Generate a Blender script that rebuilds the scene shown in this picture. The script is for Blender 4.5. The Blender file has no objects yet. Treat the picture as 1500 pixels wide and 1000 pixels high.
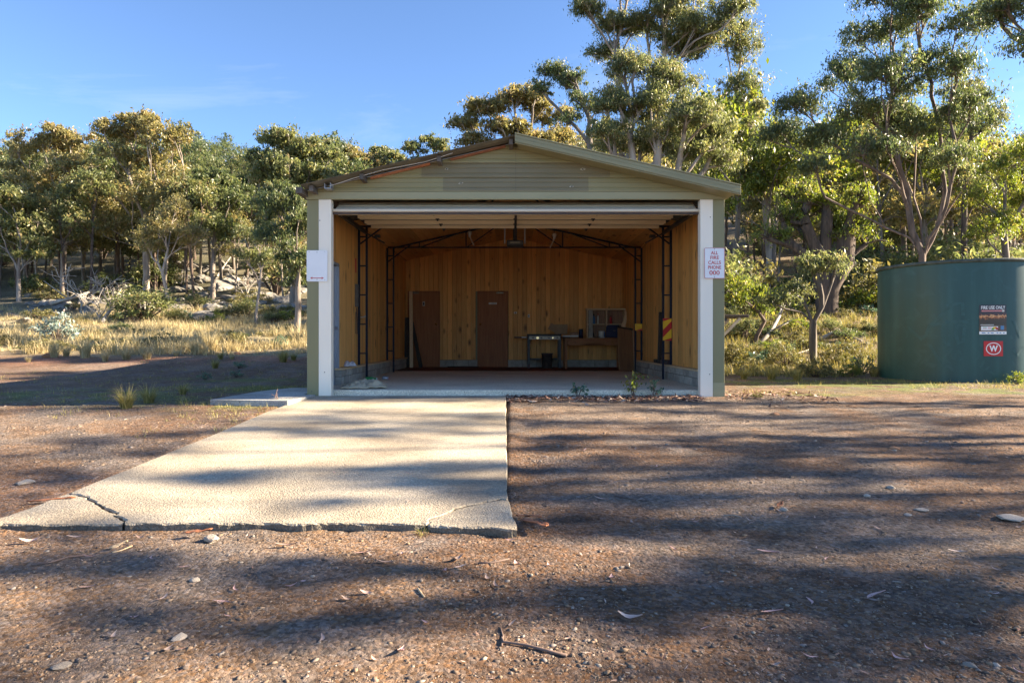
import bpy, math, random
import numpy as np
from mathutils import Vector, Matrix

# ------------------------------------------------------------------ camera, sky, sun, exposure
S = bpy.context.scene
C = S.collection
CAMZ = 0.8
cam_d = bpy.data.cameras.new('camera'); cam = bpy.data.objects.new('camera', cam_d); C.objects.link(cam)
cam.location = (0, 0, CAMZ); cam.rotation_euler = (math.radians(90), 0, 0)
cam_d.lens = 24; cam_d.sensor_width = 36; cam_d.shift_y = -2 / 1500
cam_d.clip_start = 0.05; cam_d.clip_end = 3000
S.camera = cam

SUN_EL = 24.0
SUN_AZ = 4.0          # degrees from +x towards +y
w = bpy.data.worlds.new('World'); S.world = w; w.use_nodes = True
nt = w.node_tree
sky = nt.nodes.new('ShaderNodeTexSky'); sky.sky_type = 'NISHITA'; sky.sun_disc = False
sky.sun_elevation = math.radians(SUN_EL); sky.sun_rotation = math.radians(90 - SUN_AZ)
sky.altitude = 3500; sky.air_density = 1.0; sky.dust_density = 0.3; sky.ozone_density = 3.6
bg = nt.nodes['Background']; bg.inputs[1].default_value = 0.051
wtc = nt.nodes.new('ShaderNodeTexCoord'); wmp = nt.nodes.new('ShaderNodeMapping'); wmp.inputs['Scale'].default_value = (1.2, 2.2, 5.0); wmp.inputs['Rotation'].default_value = (0, .25, .5)
wno = nt.nodes.new('ShaderNodeTexNoise'); wno.inputs['Scale'].default_value = 1.6; wno.inputs['Detail'].default_value = 9; wno.inputs['Roughness'].default_value = .62; wno.inputs['Distortion'].default_value = .9
wrp = nt.nodes.new('ShaderNodeMapRange'); wrp.inputs[1].default_value = .55; wrp.inputs[2].default_value = .85; wrp.inputs[3].default_value = 0; wrp.inputs[4].default_value = .28
wmx = nt.nodes.new('ShaderNodeMix'); wmx.data_type = 'RGBA'; wmx.inputs[7].default_value = (3.4, 3.6, 3.9, 1)     # faint cirrus wisps all over the sky
nt.links.new(wtc.outputs['Generated'], wmp.inputs[0]); nt.links.new(wmp.outputs[0], wno.inputs[0]); nt.links.new(wno.outputs[0], wrp.inputs[0]); nt.links.new(wrp.outputs[0], wmx.inputs[0])
nt.links.new(sky.outputs[0], wmx.inputs[6]); nt.links.new(wmx.outputs[2], bg.inputs[0])
sd = bpy.data.lights.new('sun', 'SUN'); sun = bpy.data.objects.new('sun', sd); C.objects.link(sun)
sd.energy = 3.9; sd.angle = math.radians(0.53); sd.color = (1.0, 0.84, 0.62)
se, sa = math.radians(SUN_EL), math.radians(SUN_AZ)
sdir = Vector((math.cos(se) * math.cos(sa), math.cos(se) * math.sin(sa), math.sin(se)))
sun.rotation_euler = (-sdir).to_track_quat('-Z', 'Y').to_euler()
sun.location = sdir * 60
S.view_settings.view_transform = 'Standard'; S.view_settings.look = 'None'
S.view_settings.gamma = 1; S.view_settings.use_curve_mapping = False
S.view_settings.exposure = 2.82
S.render.engine = 'CYCLES'
S.cycles.max_bounces = 12; S.cycles.diffuse_bounces = 10; S.cycles.transmission_bounces = 4
S.cycles.glossy_bounces = 3; S.cycles.use_denoising = True

R = random.Random(7)
NR = np.random.default_rng(11)

# ------------------------------------------------------------------ numeric helpers
def vnoise(x, y, seed=0):
    xi = np.floor(x).astype(np.int64); yi = np.floor(y).astype(np.int64)
    fx = x - xi; fy = y - yi
    fx = fx * fx * (3 - 2 * fx); fy = fy * fy * (3 - 2 * fy)
    def h(a, b):
        n = (a * 374761393 + b * 668265263 + seed * 974711) & 0x7fffffff
        n = ((n ^ (n >> 13)) * 1274126177) & 0x7fffffff
        return ((n ^ (n >> 16)) & 0xffff) / 65535.0
    a = h(xi, yi); b = h(xi + 1, yi); c = h(xi, yi + 1); d = h(xi + 1, yi + 1)
    return (a * (1 - fx) + b * fx) * (1 - fy) + (c * (1 - fx) + d * fx) * fy
def fbm(x, y, s, seed=0, o=4):
    t = 0; a = .5; n = 0
    for i in range(o):
        t = t + a * vnoise(x * s + 31.7 * i, y * s - 17.3 * i, seed + i); n += a; a *= .5; s *= 2.1
    return t / n
def sstep(a, b, v):
    t = np.clip((v - a) / (b - a), 0, 1); return t * t * (3 - 2 * t)
PY = [-40, 0, 2.4, 4, 6, 10, 13, 16, 19, 22, 30, 40, 50, 65, 90, 140, 300, 900]
PL = [-.6, -.42, -.385, -.325, -.215, -.035, -.02, .10, .36, .62, 1.2, 2.2, 3.8, 7.6, 15, 28, 48, 60]
PR = [-.6, -.42, -.385, -.325, -.225, -.06, -.02, .03, .62, 1.3, 2.4, 4.2, 6.4, 10, 17, 30, 50, 60]
def ground_z(x, y, fine=False):
    x = np.asarray(x, float); y = np.asarray(y, float)
    zl = np.interp(y, PY, PL); zr = np.interp(y, PY, PR)
    t = sstep(-3, 5, x)
    z = zl * (1 - t) + zr * t
    far = sstep(17, 30, y)
    z = z + far * (fbm(x, y, .09, 5, 3) - .5) * 1.6 + sstep(11, 20, y) * (fbm(x, y, .5, 9, 2) - .5) * .18
    pad = (1 - sstep(3.3, 4.6, np.abs(x - .055))) * sstep(9.7, 10.1, y) * (1 - sstep(19, 21, y))
    z = z * (1 - pad) + (-.03) * pad
    z = z + .03 * (fbm(x, y, .7, 3, 3) - .5) * (1 - pad)
    return z
def GZ(x, y): return float(ground_z(x, y))
def at(px, py, d): return Vector(((px - 750) / 1000 * d, d, CAMZ - (py - 498) / 1000 * d))
def on_ground(px, py):
    d = 1.8
    while d < 200:
        p = at(px, py, d)
        if p.z <= GZ(p.x, p.y): break
        d += .02 if d < 12 else .1
    return Vector((p.x, p.y, GZ(p.x, p.y)))

# ------------------------------------------------------------------ object helpers
def link(o, parent=None):
    C.objects.link(o)
    if parent is not None: o.parent = parent
    return o
def tag(o, label=None, cat=None, group=None, kind=None):
    if label: o['label'] = label
    if cat: o['category'] = cat
    if group: o['group'] = group
    if kind: o['kind'] = kind
    return o
def thing(name, label, cat, loc=(0, 0, 0), rz=0, group=None):
    o = bpy.data.objects.new(name, None); C.objects.link(o); o.location = loc; o.rotation_euler = (0, 0, rz)
    o.empty_display_size = .1
    return tag(o, label, cat, group)
def copy_tree(root, loc, rz=0, sc=1.0, label=None, group=None, tilt=(0, 0)):
    r = root.copy(); C.objects.link(r); r.location = loc; r.rotation_euler = (tilt[0], tilt[1], rz)
    r.scale = (sc, sc, sc) if not isinstance(sc, tuple) else sc
    if label: r['label'] = label
    if group: r['group'] = group
    for ch in list(root.children):
        c = ch.copy(); C.objects.link(c); c.parent = r
        for g in list(ch.children):
            k = g.copy(); C.objects.link(k); k.parent = c
    return r
def np_mesh(name, V, F, mat=None, smooth=False, attrs=None):
    V = np.asarray(V, np.float32); F = np.asarray(F, np.int32)
    me = bpy.data.meshes.new(name); n, k = F.shape
    me.vertices.add(len(V)); me.vertices.foreach_set('co', V.ravel())
    me.loops.add(n * k); me.loops.foreach_set('vertex_index', F.ravel())
    me.polygons.add(n); me.polygons.foreach_set('loop_start', np.arange(n, dtype=np.int32) * k)
    me.polygons.foreach_set('loop_total', np.full(n, k, np.int32))
    if smooth: me.polygons.foreach_set('use_smooth', np.ones(n, bool))
    if attrs:
        for an, (ty, dat) in attrs.items():
            at_ = me.attributes.new(an, ty, 'POINT')
            at_.data.foreach_set('color' if ty == 'FLOAT_COLOR' else 'value', np.asarray(dat, np.float32).ravel())
    me.update(); me.validate()
    if mat: me.materials.append(mat)
    return me
class MB:
    def __init__(s): s.v = []; s.f = []
    def box(s, x0, x1, y0, y1, z0, z1, M=None):
        b = len(s.v)
        p = [(x0, y0, z0), (x1, y0, z0), (x1, y1, z0), (x0, y1, z0), (x0, y0, z1), (x1, y0, z1), (x1, y1, z1), (x0, y1, z1)]
        if M is not None: p = [tuple(M @ Vector(q)) for q in p]
        s.v += p
        s.f += [(b, b + 3, b + 2, b + 1), (b + 4, b + 5, b + 6, b + 7), (b, b + 1, b + 5, b + 4), (b + 1, b + 2, b + 6, b + 5), (b + 2, b + 3, b + 7, b + 6), (b + 3, b, b + 4, b + 7)]
        return s
    def bar(s, p, q, a, bb, up=(0, 0, 1)):
        p = Vector(p); q = Vector(q); d = (q - p); L = d.length; d.normalize()
        u = Vector(up)
        if abs(d.dot(u)) > .98: u = Vector((0, 1, 0))
        sd_ = d.cross(u).normalized(); u = sd_.cross(d)
        M = Matrix((sd_, d, u)).transposed().to_4x4(); M.translation = p
        return s.box(-a / 2, a / 2, 0, L, -bb / 2, bb / 2, M)
    def tube(s, pts, rad, n=8, caps=True):
        pts = [Vector(p) for p in pts]; rings = []
        ref = Vector((.13, .31, .94))
        for i, p in enumerate(pts):
            d = (pts[min(i + 1, len(pts) - 1)] - pts[max(i - 1, 0)])
            d = d.normalized() if d.length > 1e-9 else Vector((0, 0, 1))
            a = d.cross(ref); a = a.normalized() if a.length > .05 else d.cross(Vector((1, 0, 0))).normalized()
            c = d.cross(a); r = rad[i] if hasattr(rad, '__len__') else rad
            b = len(s.v)
            for k in range(n):
                t = 2 * math.pi * k / n; s.v.append(tuple(p + a * (r * math.cos(t)) + c * (r * math.sin(t))))
            rings.append(b)
        for i in range(len(rings) - 1):
            a0, b0 = rings[i], rings[i + 1]
            for k in range(n):
                s.f.append((a0 + k, a0 + (k + 1) % n, b0 + (k + 1) % n, b0 + k))
        if caps:
            s.f.append(tuple(reversed(range(rings[0], rings[0] + n)))); s.f.append(tuple(range(rings[-1], rings[-1] + n)))
        return s
    def lathe(s, prof, n=24, c=(0, 0, 0)):
        b0 = len(s.v)
        for r, z in prof:
            for k in range(n):
                t = 2 * math.pi * k / n; s.v.append((c[0] + r * math.cos(t), c[1] + r * math.sin(t), c[2] + z))
        for i in range(len(prof) - 1):
            for k in range(n):
                s.f.append((b0 + i * n + k, b0 + i * n + (k + 1) % n, b0 + (i + 1) * n + (k + 1) % n, b0 + (i + 1) * n + k))
        return s
    def prism(s, poly, M, h):          # polygon in local xy, extruded along local z by h
        b = len(s.v); n = len(poly)
        for z in (0, h):
            for x, y in poly: s.v.append(tuple(M @ Vector((x, y, z))))
        s.f.append(tuple(reversed(range(b, b + n)))); s.f.append(tuple(range(b + n, b + 2 * n)))
        for i in range(n):
            j = (i + 1) % n; s.f.append((b + i, b + j, b + n + j, b + n + i))
        return s
    def mesh(s, name, mat=None, smooth=False):
        me = bpy.data.meshes.new(name); me.from_pydata(s.v, [], s.f)
        if smooth: me.polygons.foreach_set('use_smooth', np.ones(len(me.polygons), bool))
        if mat: me.materials.append(mat)
        me.update(); return me
    def build(s, name, mat=None, parent=None, smooth=False, bevel=0):
        o = bpy.data.objects.new(name, s.mesh(name, mat, smooth)); link(o, parent)
        if bevel:
            m = o.modifiers.new('edge', 'BEVEL'); m.width = bevel; m.segments = 2; m.limit_method = 'ANGLE'
        return o
def obj(name, me, parent=None): return link(bpy.data.objects.new(name, me), parent)

# ------------------------------------------------------------------ materials
def nodes_of(name):
    m = bpy.data.materials.new(name); m.use_nodes = True
    return m, m.node_tree.nodes, m.node_tree.links, m.node_tree.nodes['Principled BSDF']
def ramp(N, stops):
    r = N.new('ShaderNodeValToRGB'); e = r.color_ramp.elements
    while len(e) < len(stops): e.new(.5)
    for el, (p, c) in zip(e, stops): el.position = p; el.color = (*c, 1)
    return r
def pmat(name, c1, c2=None, scale=6, stretch=(1, 1, 1), rough=.6, bump=0, bscale=None, metal=0, spec=.5, rand=0, lo=.3, hi=.7, detail=5):
    m, N, L, b = nodes_of(name)
    b.inputs['Roughness'].default_value = rough; b.inputs['Metallic'].default_value = metal
    b.inputs['Specular IOR Level'].default_value = spec
    if c2 is None: c2 = tuple(x * .8 for x in c1)
    tc = N.new('ShaderNodeTexCoord'); mp = N.new('ShaderNodeMapping'); mp.inputs['Scale'].default_value = stretch
    L.new(tc.outputs['Object'], mp.inputs[0])
    no = N.new('ShaderNodeTexNoise'); no.inputs['Scale'].default_value = scale; no.inputs['Detail'].default_value = detail
    oi = N.new('ShaderNodeObjectInfo')
    if rand:
        no.noise_dimensions = '4D'; mu = N.new('ShaderNodeMath'); mu.operation = 'MULTIPLY'; mu.inputs[1].default_value = 50
        L.new(oi.outputs['Random'], mu.inputs[0]); L.new(mu.outputs[0], no.inputs['W'])
    L.new(mp.outputs[0], no.inputs['Vector'])
    r = ramp(N, [(lo, c1), (hi, c2)]); L.new(no.outputs[0], r.inputs[0]); col = r.outputs[0]
    if rand:
        hs = N.new('ShaderNodeHueSaturation'); mr = N.new('ShaderNodeMapRange')
        mr.inputs[3].default_value = 1 - rand; mr.inputs[4].default_value = 1 + rand
        L.new(oi.outputs['Random'], mr.inputs[0]); L.new(mr.outputs[0], hs.inputs['Value']); L.new(col, hs.inputs['Color']); col = hs.outputs[0]
    L.new(col, b.inputs['Base Color'])
    if bump:
        n2 = N.new('ShaderNodeTexNoise'); n2.inputs['Scale'].default_value = bscale or scale * 4; n2.inputs['Detail'].default_value = 6
        L.new(mp.outputs[0], n2.inputs['Vector']); bp = N.new('ShaderNodeBump'); bp.inputs['Strength'].default_value = bump; bp.inputs['Distance'].default_value = .01
        L.new(n2.outputs[0], bp.inputs['Height']); L.new(bp.outputs[0], b.inputs['Normal'])
    return m
def leaf_mat(name, stops, trans=.35, rough=.42, tint=None):
    m, N, L, b = nodes_of(name)
    g = N.new('ShaderNodeNewGeometry'); at_ = N.new('ShaderNodeAttribute'); at_.attribute_name = 'tint'
    mx = N.new('ShaderNodeMath'); mx.operation = 'MULTIPLY_ADD'; mx.inputs[1].default_value = .55; L.new(g.outputs['Random Per Island'], mx.inputs[0])
    m2 = N.new('ShaderNodeMath'); m2.operation = 'MULTIPLY'; m2.inputs[1].default_value = .45; L.new(at_.outputs['Fac'], m2.inputs[0]); L.new(m2.outputs[0], mx.inputs[2])
    r = ramp(N, stops); L.new(mx.outputs[0], r.inputs[0])
    L.new(r.outputs[0], b.inputs['Base Color']); b.inputs['Roughness'].default_value = rough; b.inputs['Specular IOR Level'].default_value = .5
    tr = N.new('ShaderNodeBsdfTranslucent'); hs = N.new('ShaderNodeHueSaturation'); hs.inputs['Value'].default_value = 1.7; hs.inputs['Saturation'].default_value = 1.15
    L.new(r.outputs[0], hs.inputs['Color']); L.new(hs.outputs[0], tr.inputs[0])
    ms = N.new('ShaderNodeMixShader'); ms.inputs[0].default_value = trans
    L.new(b.outputs[0], ms.inputs[1]); L.new(tr.outputs[0], ms.inputs[2]); L.new(ms.outputs[0], N['Material Output'].inputs[0])
    return m
def island_mat(name, stops, rough=.85, bump=0, bscale=60):
    m, N, L, b = nodes_of(name)
    g = N.new('ShaderNodeNewGeometry'); r = ramp(N, stops); L.new(g.outputs['Random Per Island'], r.inputs[0])
    no = N.new('ShaderNodeTexNoise'); no.inputs['Scale'].default_value = bscale; no.inputs['Detail'].default_value = 4
    mr = N.new('ShaderNodeMapRange'); mr.inputs[3].default_value = .65; mr.inputs[4].default_value = 1.3; L.new(no.outputs[0], mr.inputs[0])
    hs = N.new('ShaderNodeHueSaturation'); L.new(r.outputs[0], hs.inputs['Color']); L.new(mr.outputs[0], hs.inputs['Value'])
    L.new(hs.outputs[0], b.inputs['Base Color']); b.inputs['Roughness'].default_value = rough; b.inputs['Specular IOR Level'].default_value = .25
    return m
M = {}
M['white'] = pmat('white_paint', (.88, .81, .68), (.82, .75, .62), 3, (1, 1, .3), .45, .05)
M['olive'] = pmat('olive_steel', (.235, .215, .105), (.205, .19, .09), 2, (1, 1, .2), .5, .03)
M['trim'] = pmat('olive_trim', (.32, .30, .17), (.28, .265, .145), 3, (.4, 1, 2), .45)
M['barge'] = pmat('barge_steel', (.26, .235, .12), (.22, .20, .10), 3, (.4, 1, 2), .45)
M['rafter'] = pmat('weathered_timber', (.16, .14, .12), (.07, .06, .05), 8, (1, .1, 1), .85, .3)
M['roof'] = pmat('roof_steel', (.17, .16, .12), (.11, .10, .08), 4, (1, 1, 1), .5)
M['steel'] = pmat('navy_steel', (.010, .015, .03), (.015, .02, .036), 9, rough=.6, spec=.25)
M['galv'] = pmat('galvanised_steel', (.40, .43, .48), (.30, .33, .38), 6, (1, 1, .3), .4, .05, metal=.4)
M['doorcream'] = pmat('cream_steel', (.62, .55, .42), (.50, .43, .32), 3, (.5, 1, 3), .45)
M['doorback'] = pmat('shaded_grey_door_back', (.055, .053, .05), (.04, .039, .038), 4, rough=.6)  # shadow between the door ribs is put into this dark panel grey
M['doorrib'] = pmat('cream_rib', (.78, .66, .44), (.64, .52, .33), 4, (.4, 1, 1), .45)
M['black'] = pmat('black_steel', (.012, .012, .014), (.03, .03, .03), 14, rough=.5)
M['rubber'] = pmat('door_seal', (.10, .075, .06), (.05, .04, .04), 10, rough=.8)
M['doorwood'] = pmat('varnished_door', (.36, .145, .060), (.25, .098, .040), 5, (6, 1, .35), .5, .05, spec=.15)
M['desk'] = pmat('brown_desk_timber', (.34, .15, .058), (.25, .105, .04), 6, (.4, 1, 5), .5, .05, spec=.2)
M['panelwood'] = pmat('brown_panel_timber', (.30, .15, .066), (.17, .08, .04), 7, (5, 5, .4), .5, .08)
M['pale'] = pmat('pale_timber', (.68, .50, .30), (.54, .37, .20), 7, (8, 8, .4), .6, .08)
M['dark'] = pmat('dark_timber', (.05, .038, .03), (.025, .02, .017), 7, (4, 4, .5), .8, .1)
M['block'] = pmat('concrete_block', (.44, .41, .35), (.26, .24, .205), 9, (1, 1, 1), .9, .5, 90, rand=.22)
M['mortar'] = pmat('mortar', (.16, .15, .135), (.11, .10, .09), 20, rough=.95, bump=.3)
M['card'] = pmat('cardboard', (.34, .23, .13), (.26, .17, .10), 6, rough=.85)
M['navy'] = pmat('navy_vinyl', (.012, .018, .055), (.018, .025, .075), 12, rough=.5)
M['carpet'] = pmat('brown_carpet', (.19, .095, .065), (.12, .06, .042), 3, spec=.1, rough=.95, bump=.4, bscale=120)
M['cloth'] = pmat('stained_cloth', (.48, .42, .31), (.36, .31, .22), 9, rough=.9, bump=.3)
M['whitecloth'] = pmat('white_cloth', (.70, .70, .72), (.5, .5, .55), 10, rough=.9)
M['red'] = pmat('red_paint', (.52, .016, .020), (.45, .014, .018), 10, rough=.4)
M['signred'] = pmat('faded_red_print', (.55, .055, .06), (.50, .07, .07), 14, rough=.45)
M['signwhite'] = pmat('white_sign_face', (.80, .80, .80), (.74, .74, .75), 3, rough=.3)
M['pinkrim'] = pmat('faded_red_rim', (.60, .23, .23), (.55, .2, .2), 5, rough=.45)
M['yellow'] = pmat('reflective_yellow', (.80, .50, .02), (.75, .44, .02), 10, rough=.35)
M['brass'] = pmat('brass', (.75, .60, .32), (.7, .5, .25), 10, rough=.25, metal=.9)
M['chrome'] = pmat('brushed_steel', (.24, .21, .17), (.12, .10, .08), 14, (6, 1, 1), .4, metal=.7)
M['plastic'] = pmat('white_plastic', (.62, .60, .54), (.55, .53, .48), 6, rough=.4)
M['fleck'] = pmat('worn_paint_fleck', (.50, .48, .40), (.27, .25, .15), 40, rough=.6)
M['green'] = pmat('green_plastic', (.02, .22, .06), (.03, .28, .08), 6, rough=.3)
M['blue'] = pmat('blue_label', (.05, .16, .36), (.08, .22, .42), 6, rough=.4)
M['boulder'] = pmat('lichen_rock', (.27, .25, .22), (.085, .078, .075), 3.2, rough=.95, bump=.9, bscale=9, rand=.3)
M['stone'] = pmat('tan_stone', (.42, .36, .29), (.28, .23, .19), 22, rough=.9, bump=.5, rand=.3)
M['redstone'] = pmat('ochre_stone', (.48, .24, .12), (.34, .16, .08), 9, rough=.9, bump=.5, rand=.2)
M['barkpiece'] = pmat('orange_bark', (.42, .16, .07), (.26, .10, .05), 12, (1, 1, 1), .85, .4, rand=.2)
M['twig'] = pmat('dry_stick', (.20, .13, .10), (.12, .08, .065), 15, rough=.9, rand=.3)
M['deadwood'] = pmat('silver_deadwood', (.42, .38, .33), (.25, .215, .18), 6, (1, 1, .5), .9, .3, rand=.2)
M['palebark'] = pmat('pale_gum_bark', (.40, .345, .29), (.17, .13, .105), 1.8, (2, 2, .45), .85, .5, 8, rand=.15, lo=.35, hi=.65)
M['greybark'] = pmat('grey_gum_bark', (.22, .185, .155), (.095, .075, .062), 2.2, (2, 2, .4), .9, .6, 8, rand=.2)
M['darkbark'] = pmat('dark_gum_bark', (.15, .105, .08), (.04, .03, .025), 6, (2.5, 2.5, .3), .95, 1.0, 14, rand=.2)
M['redbark'] = pmat('russet_gum_bark', (.22, .155, .12), (.06, .043, .036), 5, (2, 2, .35), .9, 1.0, 14)

LEAF = {
 'olive': leaf_mat('olive_leaf', [(.05, (.066, .082, .036)), (.45, (.138, .156, .062)), (.75, (.225, .228, .092)), (.95, (.34, .26, .13))], .45),
 'gold': leaf_mat('golden_leaf', [(.05, (.100, .098, .040)), (.45, (.195, .180, .072)), (.75, (.30, .255, .105)), (.95, (.42, .28, .14))], .45),
 'dark': leaf_mat('deep_leaf', [(.05, (.044, .066, .036)), (.45, (.090, .116, .048)), (.8, (.165, .185, .066)), (.97, (.25, .21, .09))], .42),
 'bright': leaf_mat('bright_leaf', [(.05, (.065, .095, .024)), (.45, (.14, .175, .036)), (.75, (.23, .24, .052)), (.96, (.32, .25, .09))], .5),
 'grey': leaf_mat('silver_leaf', [(.05, (.10, .14, .12)), (.5, (.20, .26, .22)), (.8, (.32, .37, .32)), (.96, (.40, .28, .25))], .2),
 'heath': leaf_mat('heath_leaf', [(.05, (.060, .066, .030)), (.45, (.135, .128, .044)), (.75, (.23, .195, .068)), (.95, (.32, .22, .10))], .3, .6),
 'blue': leaf_mat('bluegreen_leaf', [(.05, (.047, .100, .074)), (.5, (.088, .16, .108)), (.8, (.16, .23, .12)), (.96, (.36, .16, .10))], .25, .4),
}
M['straw'] = leaf_mat('straw_blade', [(.05, (.19, .16, .08)), (.4, (.38, .31, .165)), (.75, (.54, .455, .26)), (.95, (.64, .56, .37))], .3, .6)
M['sedge'] = leaf_mat('sedge_blade', [(.05, (.10, .11, .035)), (.4, (.20, .19, .06)), (.75, (.38, .31, .12)), (.95, (.50, .42, .2))], .3, .6)
M['litter'] = island_mat('leaf_litter', [(0, (.10, .055, .045)), (.35, (.20, .11, .085)), (.65, (.30, .17, .12)), (.85, (.42, .30, .24)), (1, (.55, .47, .40))], .75)
M['deadleaf'] = pmat('dry_gum_leaf', (.50, .40, .33), (.40, .24, .19), 9, rough=.6, rand=.35)
M['pinkleaf'] = pmat('pink_gum_leaf', (.60, .40, .36), (.52, .30, .27), 14, rough=.55, rand=.1)
M['gravel'] = island_mat('gravel_pebbles', [(0, (.09, .07, .06)), (.25, (.14, .105, .08)), (.5, (.20, .137, .09)), (.72, (.26, .18, .115)), (.92, (.20, .175, .16)), (1, (.36, .30, .23))], .85)

def pine_mat():
    m, N, L, b = nodes_of('pine_lining')
    tc = N.new('ShaderNodeTexCoord'); oi = N.new('ShaderNodeObjectInfo')
    sc = N.new('ShaderNodeVectorMath'); sc.operation = 'SCALE'; sc.inputs[0].default_value = (37, 53, 91); L.new(oi.outputs['Random'], sc.inputs[3])
    ad = N.new('ShaderNodeVectorMath'); ad.operation = 'ADD'; L.new(tc.outputs['Object'], ad.inputs[0]); L.new(sc.outputs[0], ad.inputs[1])
    mp = N.new('ShaderNodeMapping'); mp.inputs['Scale'].default_value = (14, 14, .9); L.new(ad.outputs[0], mp.inputs[0])
    no = N.new('ShaderNodeTexNoise'); no.inputs['Scale'].default_value = 3; no.inputs['Detail'].default_value = 6; L.new(mp.outputs[0], no.inputs[0])
    r = ramp(N, [(.25, (.62, .275, .070)), (.5, (.74, .365, .105)), (.75, (.80, .44, .145))]); L.new(no.outputs[0], r.inputs[0])
    hs = N.new('ShaderNodeHueSaturation'); mr = N.new('ShaderNodeMapRange'); mr.inputs[3].default_value = .78; mr.inputs[4].default_value = 1.12
    L.new(oi.outputs['Random'], mr.inputs[0]); L.new(mr.outputs[0], hs.inputs['Value']); L.new(r.outputs[0], hs.inputs['Color'])
    mk = N.new('ShaderNodeMapping'); mk.inputs['Scale'].default_value = (5.5, 5.5, 2.6); L.new(ad.outputs[0], mk.inputs[0])
    vo = N.new('ShaderNodeTexVoronoi'); vo.inputs['Scale'].default_value = 1.0; L.new(mk.outputs[0], vo.inputs['Vector'])
    sx = N.new('ShaderNodeSeparateColor'); L.new(vo.outputs['Color'], sx.inputs[0])
    th = N.new('ShaderNodeMath'); th.operation = 'MULTIPLY'; th.inputs[1].default_value = .40; L.new(sx.outputs[0], th.inputs[0])
    lt = N.new('ShaderNodeMapRange'); lt.inputs[1].default_value = .0; L.new(vo.outputs['Distance'], lt.inputs[0]); L.new(th.outputs[0], lt.inputs[2])
    lt.inputs[3].default_value = 1; lt.inputs[4].default_value = 0
    gt = N.new('ShaderNodeMath'); gt.operation = 'GREATER_THAN'; gt.inputs[1].default_value = .22; L.new(sx.outputs[1], gt.inputs[0])
    kk = N.new('ShaderNodeMath'); kk.operation = 'MULTIPLY'; L.new(lt.outputs[0], kk.inputs[0]); L.new(gt.outputs[0], kk.inputs[1])
    mx = N.new('ShaderNodeMix'); mx.data_type = 'RGBA'; L.new(kk.outputs[0], mx.inputs[0]); L.new(hs.outputs[0], mx.inputs[6]); mx.inputs[7].default_value = (.08, .028, .012, 1)
    L.new(mx.outputs[2], b.inputs['Base Color']); b.inputs['Roughness'].default_value = .55; b.inputs['Specular IOR Level'].default_value = .3
    bp = N.new('ShaderNodeBump'); bp.inputs['Strength'].default_value = .08; bp.inputs['Distance'].default_value = .01; L.new(no.outputs[0], bp.inputs['Height']); L.new(bp.outputs[0], b.inputs['Normal'])
    return m
M['pine'] = pine_mat()

def gable_mat():
    m, N, L, b = nodes_of('gable_steel')
    tc = N.new('ShaderNodeTexCoord'); sp = N.new('ShaderNodeSeparateXYZ'); L.new(tc.outputs['Object'], sp.inputs[0])
    def mth(op, a, bb=None):
        n = N.new('ShaderNodeMath'); n.operation = op
        for i, v in enumerate((a, bb)):
            if v is None: continue
            if isinstance(v, (int, float)): n.inputs[i].default_value = v
            else: L.new(v, n.inputs[i])
        return n.outputs[0]
    ax = mth('ABSOLUTE', sp.outputs[0])
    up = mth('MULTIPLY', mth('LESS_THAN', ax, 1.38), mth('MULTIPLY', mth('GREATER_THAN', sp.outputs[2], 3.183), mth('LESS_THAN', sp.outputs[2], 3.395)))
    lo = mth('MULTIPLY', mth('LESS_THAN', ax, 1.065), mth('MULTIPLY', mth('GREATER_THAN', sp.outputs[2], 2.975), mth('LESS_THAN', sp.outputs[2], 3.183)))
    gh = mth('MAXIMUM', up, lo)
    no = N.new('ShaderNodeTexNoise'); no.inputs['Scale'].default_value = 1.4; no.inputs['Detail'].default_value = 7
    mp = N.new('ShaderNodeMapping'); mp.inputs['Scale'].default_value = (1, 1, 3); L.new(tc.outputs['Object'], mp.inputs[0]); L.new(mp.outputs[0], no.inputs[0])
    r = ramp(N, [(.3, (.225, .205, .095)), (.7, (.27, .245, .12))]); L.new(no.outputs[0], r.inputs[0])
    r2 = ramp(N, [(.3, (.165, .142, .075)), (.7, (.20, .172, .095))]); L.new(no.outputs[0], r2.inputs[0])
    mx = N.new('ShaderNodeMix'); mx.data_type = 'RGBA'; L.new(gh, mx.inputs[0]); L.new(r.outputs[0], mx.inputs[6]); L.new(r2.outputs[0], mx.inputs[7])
    L.new(mx.outputs[2], b.inputs['Base Color']); b.inputs['Roughness'].default_value = .5
    return m
M['gable'] = gable_mat()

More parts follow.
